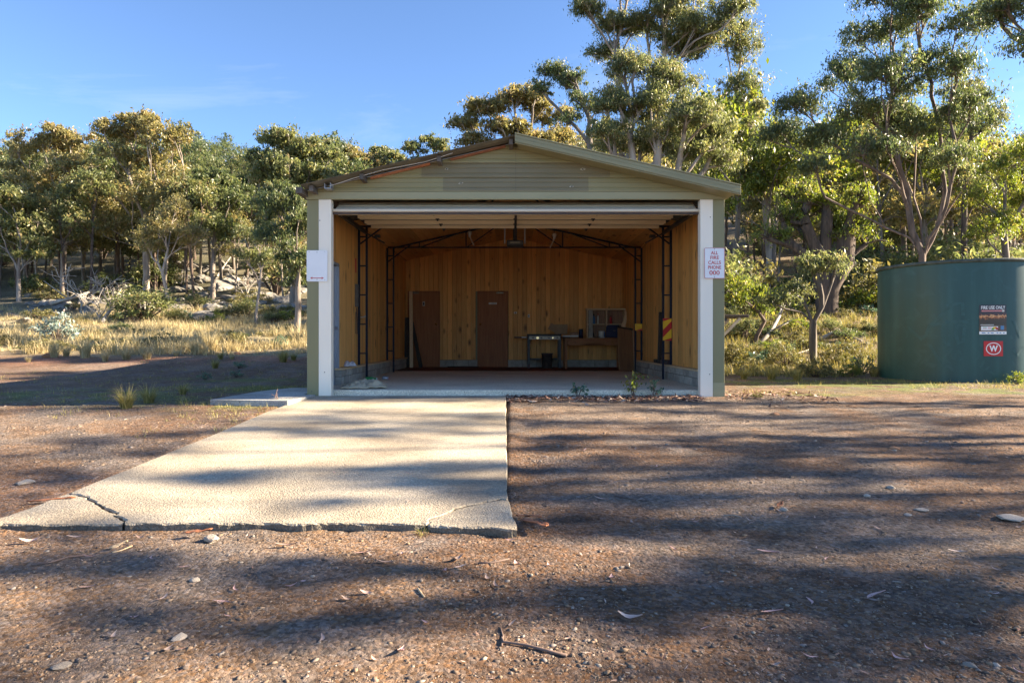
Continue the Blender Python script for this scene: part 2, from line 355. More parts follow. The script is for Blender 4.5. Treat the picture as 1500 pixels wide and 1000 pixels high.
def ground_mat():
    m, N, L, b = nodes_of('earth')
    at_ = N.new('ShaderNodeAttribute'); at_.attribute_name = 'earth'
    tc = N.new('ShaderNodeTexCoord')
    n1 = N.new('ShaderNodeTexNoise'); n1.inputs['Scale'].default_value = 38; n1.inputs['Detail'].default_value = 8; n1.inputs['Roughness'].default_value = .7; L.new(tc.outputs['Object'], n1.inputs[0])
    mr = N.new('ShaderNodeMapRange'); mr.inputs[1].default_value = .3; mr.inputs[2].default_value = .7; mr.inputs[3].default_value = .55; mr.inputs[4].default_value = 1.45; L.new(n1.outputs[0], mr.inputs[0])
    vo = N.new('ShaderNodeTexVoronoi'); vo.inputs['Scale'].default_value = 48; vo.inputs['Randomness'].default_value = 1; L.new(tc.outputs['Object'], vo.inputs['Vector'])
    sc = N.new('ShaderNodeSeparateColor'); L.new(vo.outputs['Color'], sc.inputs[0])
    m2 = N.new('ShaderNodeMapRange'); m2.inputs[1].default_value = 0; m2.inputs[2].default_value = 1; m2.inputs[3].default_value = .62; m2.inputs[4].default_value = 1.42; L.new(sc.outputs[0], m2.inputs[0])
    mu = N.new('ShaderNodeMath'); mu.operation = 'MULTIPLY'; L.new(mr.outputs[0], mu.inputs[0]); L.new(m2.outputs[0], mu.inputs[1])
    n3_ = N.new('ShaderNodeTexNoise'); n3_.inputs['Scale'].default_value = 3.2; n3_.inputs['Detail'].default_value = 9; n3_.inputs['Roughness'].default_value = .72; L.new(tc.outputs['Object'], n3_.inputs[0])
    m3_ = N.new('ShaderNodeMapRange'); m3_.inputs[1].default_value = .3; m3_.inputs[2].default_value = .7; m3_.inputs[3].default_value = .66; m3_.inputs[4].default_value = 1.34; L.new(n3_.outputs[0], m3_.inputs[0])
    mu2 = N.new('ShaderNodeMath'); mu2.operation = 'MULTIPLY'; L.new(mu.outputs[0], mu2.inputs[0]); L.new(m3_.outputs[0], mu2.inputs[1]); mu = mu2
    hs = N.new('ShaderNodeHueSaturation'); L.new(at_.outputs['Color'], hs.inputs['Color']); L.new(mu.outputs[0], hs.inputs['Value'])
    s2 = N.new('ShaderNodeMapRange'); s2.inputs[3].default_value = .65; s2.inputs[4].default_value = 1.15; L.new(sc.outputs[1], s2.inputs[0]); L.new(s2.outputs[0], hs.inputs['Saturation'])
    L.new(hs.outputs[0], b.inputs['Base Color']); b.inputs['Roughness'].default_value = .95; b.inputs['Specular IOR Level'].default_value = .2
    ad = N.new('ShaderNodeMath'); ad.operation = 'MULTIPLY_ADD'; ad.inputs[1].default_value = -.5; L.new(vo.outputs['Distance'], ad.inputs[0]); L.new(n1.outputs[0], ad.inputs[2])
    bp = N.new('ShaderNodeBump'); bp.inputs['Strength'].default_value = .9; bp.inputs['Distance'].default_value = .02; L.new(ad.outputs[0], bp.inputs['Height']); L.new(bp.outputs[0], b.inputs['Normal'])
    return m
M['ground'] = ground_mat()

def concrete_mat(name, c1, c2, c3, moss=0):
    m, N, L, b = nodes_of(name)
    tc = N.new('ShaderNodeTexCoord')
    n1 = N.new('ShaderNodeTexNoise'); n1.inputs['Scale'].default_value = 1.1; n1.inputs['Detail'].default_value = 6; L.new(tc.outputs['Object'], n1.inputs[0])
    r = ramp(N, [(.3, c1), (.55, c2), (.75, c3)]); L.new(n1.outputs[0], r.inputs[0])
    n2 = N.new('ShaderNodeTexNoise'); n2.inputs['Scale'].default_value = 70; n2.inputs['Detail'].default_value = 5; L.new(tc.outputs['Object'], n2.inputs[0])
    vo = N.new('ShaderNodeTexVoronoi'); vo.inputs['Scale'].default_value = 85; L.new(tc.outputs['Object'], vo.inputs['Vector'])
    sc = N.new('ShaderNodeSeparateColor'); L.new(vo.outputs['Color'], sc.inputs[0])
    m1 = N.new('ShaderNodeMapRange'); m1.inputs[1].default_value = .3; m1.inputs[2].default_value = .7; m1.inputs[3].default_value = .72; m1.inputs[4].default_value = 1.2; L.new(n2.outputs[0], m1.inputs[0])
    m2 = N.new('ShaderNodeMapRange'); m2.inputs[3].default_value = .78; m2.inputs[4].default_value = 1.18; L.new(sc.outputs[0], m2.inputs[0])
    mu = N.new('ShaderNodeMath'); mu.operation = 'MULTIPLY'; L.new(m1.outputs[0], mu.inputs[0]); L.new(m2.outputs[0], mu.inputs[1])
    hs = N.new('ShaderNodeHueSaturation'); L.new(r.outputs[0], hs.inputs['Color']); L.new(mu.outputs[0], hs.inputs['Value'])
    # sparse dark pits
    v2 = N.new('ShaderNodeTexVoronoi'); v2.inputs['Scale'].default_value = 7; L.new(tc.outputs['Object'], v2.inputs['Vector'])
    lt = N.new('ShaderNodeMath'); lt.operation = 'LESS_THAN'; lt.inputs[1].default_value = .055; L.new(v2.outputs['Distance'], lt.inputs[0])
    mx = N.new('ShaderNodeMix'); mx.data_type = 'RGBA'; L.new(lt.outputs[0], mx.inputs[0]); L.new(hs.outputs[0], mx.inputs[6]); mx.inputs[7].default_value = (.12, .09, .07, 1)
    L.new(mx.outputs[2], b.inputs['Base Color']); b.inputs['Roughness'].default_value = .9; b.inputs['Specular IOR Level'].default_value = .3
    ad = N.new('ShaderNodeMath'); ad.operation = 'MULTIPLY_ADD'; ad.inputs[1].default_value = -.6; L.new(vo.outputs['Distance'], ad.inputs[0]); L.new(n2.outputs[0], ad.inputs[2])
    bp = N.new('ShaderNodeBump'); bp.inputs['Strength'].default_value = .55; bp.inputs['Distance'].default_value = .012; L.new(ad.outputs[0], bp.inputs['Height']); L.new(bp.outputs[0], b.inputs['Normal'])
    return m
M['concrete'] = concrete_mat('driveway_concrete', (.27, .22, .16), (.45, .38, .285), (.54, .46, .35))
M['floor'] = concrete_mat('shed_floor_concrete', (.60, .545, .43), (.74, .68, .54), (.80, .74, .60))
M['edge'] = concrete_mat('stained_shaded_slab_edge', (.10, .085, .065), (.19, .165, .13), (.30, .26, .21))  # dark for dirt stain, with the side faces' shadow also put into the colour
M['apron'] = concrete_mat('apron_concrete', (.22, .21, .19), (.42, .41, .38), (.50, .48, .45))

# ------------------------------------------------------------------ the ground
def axis(lo, a, b, hi, fine, grow=1.13):
    mid = list(np.arange(a, b, fine)); st = fine; x = a; left = []
    while x > lo: st *= grow; x -= st; left.append(max(x, lo))
    st = fine; x = mid[-1]; right = []
    while x < hi: st *= grow; x += st; right.append(min(x, hi))
    return np.array(left[::-1] + mid + right)
xs = axis(-500, -6, 7, 500, .04); ys = axis(-60, 1.6, 10.2, 800, .035, 1.09)
X, Y = np.meshgrid(xs, ys); Z = ground_z(X, Y)
near = sstep(22, 9, Y) * sstep(14, 8, np.abs(X))
Z = Z + near * ((fbm(X, Y, 6, 21, 4) - .5) * .022 + (fbm(X, Y, 26, 22, 2) - .5) * .012)
sl = sstep(-3.25, -2.95, X) * sstep(.1, -.15, X) * sstep(4.02, 4.12, Y) * sstep(10.4, 10.1, Y)
inshed = (np.abs(X - .055) < 3.05) & (Y > 10.05) & (Y < 18.75)
Z = np.where(inshed, -.06, Z)
Z = Z - .08 * sstep(.5, 1, sl)
scour = np.exp(-((X - .18) / .16) ** 2) * sstep(3.9, 4.3, Y) * sstep(9.8, 9.0, Y) + np.exp(-((Y - 3.88) / .13) ** 2) * sstep(-3.6, -3.2, X) * sstep(.3, .1, X)
Z = Z - .012 * scour
def lerp3(a, b, t): return a * (1 - t[..., None]) + b * t[..., None]
c = lambda *v: np.array(v, float)
n1 = fbm(X, Y, .8, 41, 4); n2 = fbm(X, Y, 2.6, 42, 4); n3 = fbm(X, Y, .25, 43, 3)
COL = lerp3(c(.145, .084, .050), c(.195, .122, .074), sstep(.35, .65, n1))
COL = lerp3(COL, c(.135, .095, .075), .8 * sstep(.5, .7, n2))
greyg = sstep(.42, .62, n1 * .5 + .5 * n2 + .22 * np.exp(-((X - 2.5) / 2.2) ** 2 - ((Y - 8.6) / 1.6) ** 2) + .16 * np.exp(-((X - 2.2) / 1.6) ** 2 - ((Y - 5.0) / 1.2) ** 2) - .05)
COL = lerp3(COL, c(.165, .138, .115), .5 * greyg)
COL = lerp3(COL, c(.27, .15, .085), .8 * sstep(.45, .65, n3) * np.exp(-((X + 3.4) / 1.6) ** 2) * sstep(9, 6, Y))
grassy = sstep(17.5, 19.5, Y + 2.0 * (n1 - .5) + sstep(2, 5, X) * 3.0)
COL = lerp3(COL, lerp3(c(.20, .155, .085), c(.34, .27, .14), sstep(.4, .6, fbm(X, Y, .6, 51, 3))), grassy)
redb = np.exp(-((Y - 18.0) / .9) ** 2) * sstep(-1.5, -4, X) * sstep(.35, .55, n2)
COL = lerp3(COL, c(.33, .13, .06), .75 * redb)
hill = sstep(34, 46, Y + 6 * (n3 - .5)); COL = lerp3(COL, lerp3(c(.085, .080, .045), c(.225, .185, .115), sstep(.4, .65, fbm(X, Y, .8, 53, 4))), hill)
rightwood = sstep(15.5, 17.5, Y) * sstep(2, 4, X); COL = lerp3(COL, lerp3(c(.13, .085, .06), c(.20, .15, .08), sstep(.4, .6, n2)), .85 * rightwood)
for (mx_, my_, rx_, ry_, k_) in ((-3.9, 11.6, 2.0, .7, 1.0), (-3.7, 9.3, 1.4, .5, .7), (-4.6, 13.6, 2.4, .5, .8), (6.6, 13.2, 2.2, 1.0, 1.7), (8.6, 11.7, 2.2, .8, 1.7), (9.2, 12.6, 2.4, .5, 1.6), (4.6, 10.6, 1.1, .25, .6), (10.5, 11.2, 2.5, .6, 1.3), (-6.5, 10.4, 3.0, .9, .9)):
    q = np.exp(-((X - mx_) / rx_) ** 2 - ((Y - my_) / ry_) ** 2) * sstep(.38, .6, fbm(X, Y, 3.2, 61, 4)) * k_
    COL = lerp3(COL, c(.13, .145, .035), np.clip(q * 1.3, 0, .95))
dk = np.zeros_like(X)
for (mx_, my_, rx_, ry_, ang) in ((1.55, 3.25, .55, .10, -.55), (2.05, 2.75, .4, .09, -.6), (1.35, 3.95, .4, .1, -.3), (.37, 4.25, .16, .05, 0), (.55, 4.12, .08, .04, 0), (-.7, 2.95, .15, .04, .2)):
    ca, sa_ = math.cos(ang), math.sin(ang); u = (X - mx_) * ca + (Y - my_) * sa_; v = -(X - mx_) * sa_ + (Y - my_) * ca
    dk = np.maximum(dk, np.exp(-(u / rx_) ** 2 - (v / ry_) ** 2) * sstep(.3, .55, fbm(X, Y, 9, 66, 3)))
COL = lerp3(COL, c(.06, .036, .024), np.clip(dk * 1.1, 0, .85))
ny, nx = X.shape
idx = np.arange(nx * ny).reshape(ny, nx)
F = np.stack([idx[:-1, :-1], idx[:-1, 1:], idx[1:, 1:], idx[1:, :-1]], -1).reshape(-1, 4)
RGBA = np.concatenate([np.clip(COL, 0, 1), np.ones_like(X)[..., None]], -1).reshape(-1, 4)
gme = np_mesh('ground', np.stack([X, Y, Z], -1).reshape(-1, 3), F, M['ground'], True, {'earth': ('FLOAT_COLOR', RGBA)})
tag(obj('ground', gme), kind='structure')

# driveway: one cracked slab of three pieces
def slab_z(y): return -.012 - .045 * (10 - y)
def edge_pts(a, b, n, amp, seed):
    lo = random.Random(seed + 50); kn = [lo.uniform(-amp, amp) for _ in range(n // 4 + 3)]
    rr = random.Random(seed); a = Vector(a); b = Vector(b); d = (b - a); nrm = Vector((-d.y, d.x)).normalized(); out = []
    for i in range(n):
        t = i / n; f_ = (i / 4) % 1; k_ = i // 4; out.append(a + d * t + nrm * ((kn[k_] * (1 - f_) + kn[k_ + 1] * f_ + rr.uniform(-amp, amp) * .22) if i else 0))
    return out
def slab_piece(poly, name, parent, dz=0.0, thick=.16):
    m = MB(); n = len(poly); rr = random.Random(name + str(len(poly)))
    cx = sum(p.x for p in poly) / n; cy = sum(p.y for p in poly) / n
    top = [(p.x, p.y, slab_z(p.y) + dz) for p in poly]
    ins = []
    for i, p in enumerate(poly):
        a = poly[i - 1]; b_ = poly[(i + 1) % n]; t = (b_ - a).normalized(); nn = Vector((-t.y, t.x)); k = .005 + .004 * math.sin(i * .7 + 1.3 * math.sin(i * .23)) + rr.uniform(0, .0015)
        q = p + nn * k; ins.append((q.x, q.y, slab_z(q.y) + dz))
    low = [(p.x + rr.uniform(-.004, .004), p.y + rr.uniform(-.004, .004), slab_z(p.y) + dz - (.008 + .004 * math.sin(i * .9) + rr.uniform(0, .002))) for i, p in enumerate(poly)]
    bot = [(p.x, p.y, slab_z(p.y) - thick) for p in poly]
    m.v = ins + low + bot
    m.f = [tuple(range(n))]
    for i in range(n):
        j = (i + 1) % n; m.f.append((i, n + i, n + j, j)); m.f.append((n + i, 2 * n + i, 2 * n + j, n + j))
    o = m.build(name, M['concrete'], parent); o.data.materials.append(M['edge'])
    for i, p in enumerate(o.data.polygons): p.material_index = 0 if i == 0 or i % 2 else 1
    return o
drive = bpy.data.objects.new('driveway', None); C.objects.link(drive); tag(drive, 'sunlit concrete driveway slab with cracked front corners', kind='structure')
V2 = lambda x, y: Vector((x, y))
crackA = [V2(-2.30, 4.03), V2(-2.33, 4.10), V2(-2.42, 4.17), V2(-2.47, 4.25), V2(-2.60, 4.34), V2(-2.68, 4.42), V2(-2.78, 4.52), V2(-2.86, 4.60), V2(-2.97, 4.66), V2(-3.05, 4.70)]
crackB = [V2(-.50, 4.03), V2(-.49, 4.13), V2(-.42, 4.22), V2(-.36, 4.34), V2(-.26, 4.42), V2(-.16, 4.50), V2(-.09, 4.55), V2(-.03, 4.54)]
def crackle(c_, seed):
    rr = random.Random(seed); out = [c_[0]]
    for a, b in zip(c_[:-1], c_[1:]):
        for i in (1, 2, 3): out.append(a + (b - a) * i / 3 + (V2(rr.uniform(-.012, .012), rr.uniform(-.012, .012)) if i < 3 else V2(0, 0)))
    return out
crackA = crackle(crackA, 1); crackB = crackle(crackB, 2)
front = edge_pts((-2.285, 4.03), (-.52, 4.03), 64, .013, 3)
right = edge_pts((-.03, 4.57), (-.09, 9.98), 26, .007, 4)
g = .010
mainp = front + [p + V2(-.003, .002) for p in crackB[:1]] + [p + V2(-.004, .005) for p in crackB[1:]] + right + [V2(-.09, 9.98), V2(-3.0, 9.98)] + edge_pts((-3.0, 9.9), (-3.04, 4.75), 26, .014, 5) + [p + V2(.010, .007) for p in reversed(crackA)]
slab_piece(mainp, 'concrete_slab', drive)
pa = edge_pts((-3.06, 4.03), (-2.32, 4.03), 18, .014, 6) + crackA + edge_pts((-3.06, 4.69), (-3.1, 4.05), 8, .02, 7)
slab_piece(pa, 'concrete_slab', drive, -.006)
pb = edge_pts((-.48, 4.01), (.03, 3.95), 18, .016, 8) + edge_pts((.03, 3.95), (-.005, 4.5), 8, .012, 9) + [p + V2(.004, -.004) for p in reversed(crackB)]
slab_piece(pb, 'concrete_slab', drive, -.006)

ap = MB(); pts = [(-4.05, 9.15), (-2.95, 8.98), (-2.86, 9.94), (-3.06, 9.99), (-3.06, 11.4), (-3.7, 11.35), (-3.95, 10.6)]
ap.prism(pts, Matrix.Translation((0, 0, -.12)), .125); ao = ap.build('concrete_apron', M['apron'], bevel=.01); tag(ao, kind='structure')

# ------------------------------------------------------------------ the shed
XC = .055
shed = thing('shed', 'open olive steel shed with pine lined walls and white door posts', 'shed', (XC, 10, 0))
D = 8.72
HI = 2.97      # inner half width
for sx in (-1, 1):
    x0, x1 = sorted((sx * 2.705, sx * 2.888)); MB().box(x0, x1, 0, .14, -.10, 2.857).build('door_post', M['white'], shed, bevel=.004)
    x0, x1 = sorted((sx * 2.891, sx * 3.06)); MB().box(x0, x1, .006, .12, -.10, 2.857).build('corner_flashing', M['olive'], shed, bevel=.004)
    # side cladding, corrugated
    v = []; f = []; n = 230
    for i in range(n + 1):
        y = .12 + (D - .0) * i / n; xx = sx * (3.035 + .008 * math.sin(i * 1.5)); v += [(xx, y, -.05), (xx, y, 2.985)]
    f = [(2 * i, 2 * i + 2, 2 * i + 3, 2 * i + 1) for i in range(n)]
    m = MB(); m.v = v; m.f = f; m.build('wall_cladding', M['olive'], shed, True)
MB().prism([(-3.05, -.05), (3.05, -.05), (3.05, 2.97), (0, 3.66), (-3.05, 2.97)], Matrix(((1, 0, 0, 0), (0, 0, 1, D + .03), (0, 1, 0, 0), (0, 0, 0, 1))), .04).build('wall_cladding', M['olive'], shed)
# post screws
for (x, z) in ((-2.80, .33), (-2.80, 1.72), (-2.87, 2.55), (2.84, .30), (2.84, 1.75), (2.85, 2.60), (-2.99, .05), (3.03, 1.5)):
    MB().tube([(x, -.004, z), (x, .002, z)], .008, 8).build('screw', M['rafter'], shed)
for (x0, x1) in ((2.893, 3.062),):
    MB().box(x0, x1, .001, .006, -.10, .175).build('patch_plate', M['trim'], shed)
# gable
MB().box(-3.07, 3.07, -.012, .06, 2.86, 2.968).build('header_flashing', M['trim'], shed, bevel=.004)
ZT = 3.682; SL = .232; SR = .232
rows = [(2.97, 3.18), (3.18, 3.39), (3.39, 3.60), (3.60, 3.68)]
prof = [(0, -.016), (.02, -.018), (.055, -.012), (.062, -.005), (.07, -.010), (.13, -.007), (.137, -.001), (.145, -.005), (.185, -.003), (.21, .004)]
for za, zb in rows:
    for sx in (-1, 1):
        m = MB(); k = 0
        for dz, y in prof:
            z = za + dz
            if z > zb: z = zb
            xe = min(3.062, max(.01, (ZT - z) / SL)); m.v += [(sx * .0015, y, z), (sx * xe, y, z)]; k += 1
        for i in range(k - 1):
            a = (2 * i, 2 * i + 1, 2 * i + 3, 2 * i + 2); m.f.append(a if sx > 0 else a[::-1])
        # bottom return
        b = len(m.v); xe = min(3.062, (ZT - za) / SL); m.v += [(sx * .0015, .02, za), (sx * xe, .02, za)]; m.f.append((0, 1, b + 1, b))
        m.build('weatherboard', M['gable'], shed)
MB().prism([(-3.05, 2.9), (3.05, 2.9), (3.05, 2.955), (0, 3.655), (-3.05, 2.955)], Matrix(((1, 0, 0, 0), (0, 0, 1, .03), (0, 1, 0, 0), (0, 0, 0, 1))), .02).build('gable_backing', M['rafter'], shed)
for (x, z) in ((-1.01, 3.30), (.98, 3.295), (.82, 3.045), (-.80, 3.09)):
    t = MB().tube([(x, -.022, z), (x, .0, z)], .011, 8).build('bolt', M['black'], shed)
    rr = random.Random(x); m = MB(); pl = [(x + math.cos(a) * rr.uniform(.012, .05), z + math.sin(a) * rr.uniform(.010, .022)) for a in np.linspace(0, 6.28, 20)[:-1]]
    if z > 3.04 and x > -.85 or x < -.9: m.prism(pl, Matrix(((1, 0, 0, 0), (0, 0, 1, -.0185), (0, 1, 0, 0), (0, 0, 0, 1))), .002).build('paint_fleck', M['fleck'], shed)
def zroof(x): return 3.705 - SR * abs(x)
for sx in (-1, 1):
    v = []; f = []; n = 240; y0, y1 = -.34, D + .2; xe = 3.06
    for i in range(n + 1):
        y = y0 + (y1 - y0) * i / n; b = .009 * math.sin(i * 2 * math.pi / 2.0 * .51)
        v += [(0, y, 3.705 + b), (sx * xe, y, zroof(xe) + b), (0, y, 3.705 + b - .003), (sx * xe, y, zroof(xe) + b - .003)]
    for i in range(n):
        a = 4 * i; f += [(a, a + 4, a + 5, a + 1), (a + 2, a + 3, a + 7, a + 6), (a + 1, a + 5, a + 7, a + 3)]
    f += [(0, 1, 3, 2), (4 * n, 4 * n + 2, 4 * n + 3, 4 * n + 1)]
    m = MB(); m.v = v; m.f = f; m.build('roof_sheet', M['roof'], shed, False)
    for x in (2.92, 2.2, 1.1, .07):
        z = zroof(x) - .018
        MB().box(sx * x - .028, sx * x + .028, -.27, .028, z - .085, z - .004).build('purlin', M['rafter'], shed)
    MB().box(*sorted((sx * 3.04, sx * 3.13)), -.30, D + .15, 2.885, 2.975).build('gutter', M['rafter'] if sx < 0 else M['barge'], shed, bevel=.006)
# bracket, broken batten, loose wire at the uncapped rake
br = MB(); br.box(-2.75, -2.66, -.20, -.05, 2.975, 2.985); br.box(-2.75, -2.742, -.20, -.05, 2.985, 3.05); br.box(-2.668, -2.66, -.20, -.05, 2.985, 3.065); br.build('bracket', M['galv'], shed)
for (xa, xb) in ((-2.12, -1.25), (-.95, -.15)):
    m = MB(); m.bar((xa, -.04, zroof(xa) - .055), (xb, -.04, zroof(xb) - .045), .04, .03); m.build('broken_batten', M['barkpiece'], shed)
MB().tube([(-2.66, -.25, zroof(2.66) - .09), (-2.3, -.26, zroof(2.3) - .06), (-1.9, -.26, zroof(1.9) - .04), (-1.3, -.26, zroof(1.3) - .065), (-.9, -.26, zroof(.9) - .03)], .004, 5).build('wire', M['plastic'], shed)
MB().tube([(-3.04, -.022, 2.982), (-1.5, -.022, 3.339), (-.05, -.022, 3.672)], .006, 6).build('rake_edge_strip', M['galv'], shed)
# barge capping on the right rake: three folded strips
for (dz0, dz1, y0, y1) in ((.006, .026, -.375, -.33), (-.045, .004, -.365, -.335), (-.102, -.047, -.372, -.338), (-.120, -.104, -.362, -.30)):
    m = MB(); xa, xb = -.015, 3.175
    m.prism([(xa, zroof(xa) + dz0), (xb, zroof(xb) + dz0), (xb, zroof(xb) + dz1), (xa, zroof(xa) + dz1)], Matrix(((1, 0, 0, 0), (0, 0, 1, y0), (0, 1, 0, 0), (0, 0, 0, 1))), y1 - y0)
    m.build('barge_capping', M['barge'], shed, bevel=.003)
m = MB(); m.prism([(.0, 3.705 + .012), (3.17, zroof(3.17) + .012), (3.17, zroof(3.17) + .02), (0, 3.725)], Matrix(((1, 0, 0, 0), (0, 0, 1, -.33), (0, 1, 0, 0), (0, 0, 0, 1))), .33); m.build('barge_capping', M['barge'], shed)
m = MB(); m.prism([(.03, 3.59), (3.1, zroof(3.1) - .118), (3.1, zroof(3.1) - .112), (.03, 3.596)], Matrix(((1, 0, 0, 0), (0, 0, 1, -.31), (0, 1, 0, 0), (0, 0, 0, 1))), .29); m.build('soffit', M['barge'], shed)
# ridge cap along the top
m = MB(); m.prism([(-.16, 3.705 - .02), (0, 3.728), (.16, 3.705 - .02), (0, 3.722)], Matrix(((1, 0, 0, 0), (0, 0, 1, -.20), (0, 1, 0, 0), (0, 0, 0, 1))), D + .4); m.build('ridge_cap', M['roof'], shed)

# floor slab
MB().box(-3.0, 3.0, .16, D, -.06, .058).build('floor', M['floor'], shed, bevel=.012)
# blocks
blk = {}
def block(name, dims):
    if dims not in blk:
        bm_ = MB().box(0, dims[0], 0, dims[1], 0, dims[2]); blk[dims] = bm_.mesh('block', M['block'])
    o = obj('block', blk[dims], shed)
    md = o.modifiers.new('edge', 'BEVEL'); md.width = .006; md.segments = 1
    return o
def place(o, loc, rz=0): o.location = loc; o.rotation_euler = (0, 0, rz)
for sx in (-1, 1):
    ys0 = 1.30 if sx < 0 else .18
    for r, (z0, h) in enumerate(((.060, .128), (.196, .104))):
        y = ys0 + (0 if r else -.2 if sx > 0 else 0)
        first = True
        while y < D - .03:
            L_ = .39
            ya = max(y, ys0); yb = min(y + L_, D - .02)
            if r == 0 and first and sx < 0: yb = min(y + .19, D - .02)
            first = False
            if yb - ya > .05:
                o = block('block', (round(yb - ya, 3), .10, h))
                place(o, (sx * 2.885 + (0 if sx > 0 else 0) + R.uniform(-.002, .002), ya, z0), math.pi / 2) if sx < 0 else place(o, (2.885 + .10 + R.uniform(-.002, .002), ya, z0), math.pi / 2)
            y = yb + .009
    x0, x1 = sorted((sx * 2.895, sx * 3.0)); MB().box(x0, x1, ys0 + .012, D - .026, .061, .299).build('mortar', M['mortar'], shed)
    x0, x1 = sorted((sx * 2.862, sx * 2.999)); MB().box(x0, x1, ys0 - .02, D - .02, .303, .335).build('sill_board', M['pale' if sx < 0 else 'pale'], shed, bevel=.003)
# back blocks
x = -2.0
DOORS = ((-2.88, -2.05), (-.975, -.185))
for (a, b_) in ((-2.03, -1.0), (-.165, 2.88)):
    x = a
    while x < b_ - .06:
        L_ = min(.385, b_ - x); o = block('block', (round(L_, 3), .06, .195)); place(o, (x, D - .055 + R.uniform(-.002, .002), .061)); x += L_ + .009
    MB().box(a + .008, b_ - .008, D - .048, D, .062, .25).build('mortar', M['mortar'], shed)
# lining boards
bw = .128
def board(parent, w, h, t=.018):
    poly = [(-w / 2, 0), (-w / 2, -t + .006), (-w / 2 + .005, -t), (w / 2 - .005, -t), (w / 2, -t + .006), (w / 2, 0)]
    m = MB(); m.prism(poly, Matrix.Identity(4), h); return m
bmesh_cache = {}
def lining(w, h):
    k = (round(w, 3), round(h, 3))
    if k not in bmesh_cache: bmesh_cache[k] = board(None, *k).mesh('lining_board', M['pine'])
    return obj('lining_board', bmesh_cache[k], shed)
ZW = 2.985
for sx in (-1, 1):
    y = .17
    while y < D - .03:
        w_ = bw
        if y + w_ > D - .01: w_ = D - .01 - y
        if w_ < .02: break
        lowdoor = sx < 0 and y + w_ / 2 < 1.40
        z0 = 2.075 if lowdoor else .336
        o = lining(w_ - .003, ZW - z0); o.location = (sx * 2.99, y + w_ / 2, z0); o.rotation_euler = (0, 0, math.pi / 2 if sx > 0 else -math.pi / 2)
        o.rotation_euler = (0, 0, -sx * math.pi / 2)
        y += w_
def zceil(x): return 3.605 - .21 * abs(x)
x = -2.97
while x < 2.96:
    xm = x + bw / 2
    ind = any(a - .02 < xm < b_ + .02 for a, b_ in DOORS)
    z0 = 2.135 if ind else .262
    o = lining(bw - .003, round(zceil(xm) + .012 - z0, 3)); o.location = (xm, D - .002, z0)
    x += bw
# ceiling boards, running front to back
cw = .16; CL = D - .02 - 2.55
cm = MB(); cm.prism([(-cw / 2 + .002, 0), (-cw / 2 + .002, -.010), (-cw / 2 + .006, -.014), (cw / 2 - .006, -.014), (cw / 2 - .002, -.010), (cw / 2 - .002, 0)], Matrix.Identity(4), CL)
cme = cm.mesh('ceiling_board', M['pine'])
ang = math.atan(.21)
for sx in (-1, 1):
    s_ = cw / 2
    while s_ * math.cos(ang) < 3.0:
        xx = sx * s_ * math.cos(ang); o = obj('ceiling_board', cme, shed)
        # local: x across, y normal, z along -> world y
        ex = Vector((math.cos(ang), 0, -sx * math.sin(ang))); ey = Vector((sx * math.sin(ang), 0, math.cos(ang))); ez = Vector((0, 1, 0))
        o.matrix_local = Matrix(((ex.x, ey.x, ez.x, xx), (ex.y, ey.y, ez.y, 2.55), (ex.z, ey.z, ez.z, 3.61 - .21 * abs(xx)), (0, 0, 0, 1)))
        s_ += cw
for sx in (-1, 1):
    MB().box(*sorted((sx * 2.93, sx * 2.968)), 2.56, D - .03, 2.945, 2.985).build('cornice_trim', M['pine'], shed)
# insulation / cladding above the door zone (front 2.5 m of roof shows purlins and sheet)
# interior doors
def int_door(x0, x1, hx, cx, name_sign):
    d = MB().box(x0, x1, D - .075, D - .03, .062, 2.118).build('door', M['doorwood'], shed, bevel=.004)
    fr = MB(); fr.box(x0 - .025, x0 - .003, D - .06, D - .01, .062, 2.14); fr.box(x1 + .003, x1 + .025, D - .06, D - .01, .062, 2.14); fr.box(x0 - .003, x1 + .003, D - .06, D - .01, 2.121, 2.14); fr.build('frame', M['doorwood'], d)
    h = MB(); h.lathe([(.0, .075), (.02, .072), (.03, .06), (.03, .05), (.012, .035), (.012, .01), (.03, .006), (.03, 0)], 14); ho = h.build('handle', M['brass'], d, True)
    ho.location = (hx, D - .075, 1.235); ho.rotation_euler = (math.pi / 2, 0, 0)
    k = MB(); k.box(cx - .10, cx + .10, D - .14, D - .078, 2.07, 2.10); k.bar((cx - .06, D - .12, 2.112), (cx + .02, D - .20, 2.125), .02, .012); k.bar((cx + .02, D - .20, 2.125), (cx + .10, D - .05, 2.13), .02, .012); k.build('door_closer', M['chrome'], d)
    if name_sign == 'plate':
        p = MB(); p.box(-.11 + (x0 + x1) / 2, .11 + (x0 + x1) / 2, D - .08, D - .0765, 1.775, 1.825).build('name_plate', M['plastic'], d)
        for i, (a, b2) in enumerate(((-.03, .0), (.01, .05), (.06, .085))):
            MB().box(a + (x0 + x1) / 2, b2 + (x0 + x1) / 2, D - .0815, D - .0803, 1.793, 1.808).build('print_mark', M['rubber'], d)
    else:
        p = MB(); p.box(-.03 + (x0 + x1) / 2, .03 + (x0 + x1) / 2, D - .08, D - .0765, 1.735, 1.85).build('name_plate', M['plastic'], d)
        MB().box(-.02 + (x0 + x1) / 2, .02 + (x0 + x1) / 2, D - .0825, D - .0805, 1.75, 1.835).build('print_mark', M['black'], d)
int_door(*DOORS[0], -2.125, -2.70, 'pict'); int_door(*DOORS[1], -.915, -.385, 'plate')
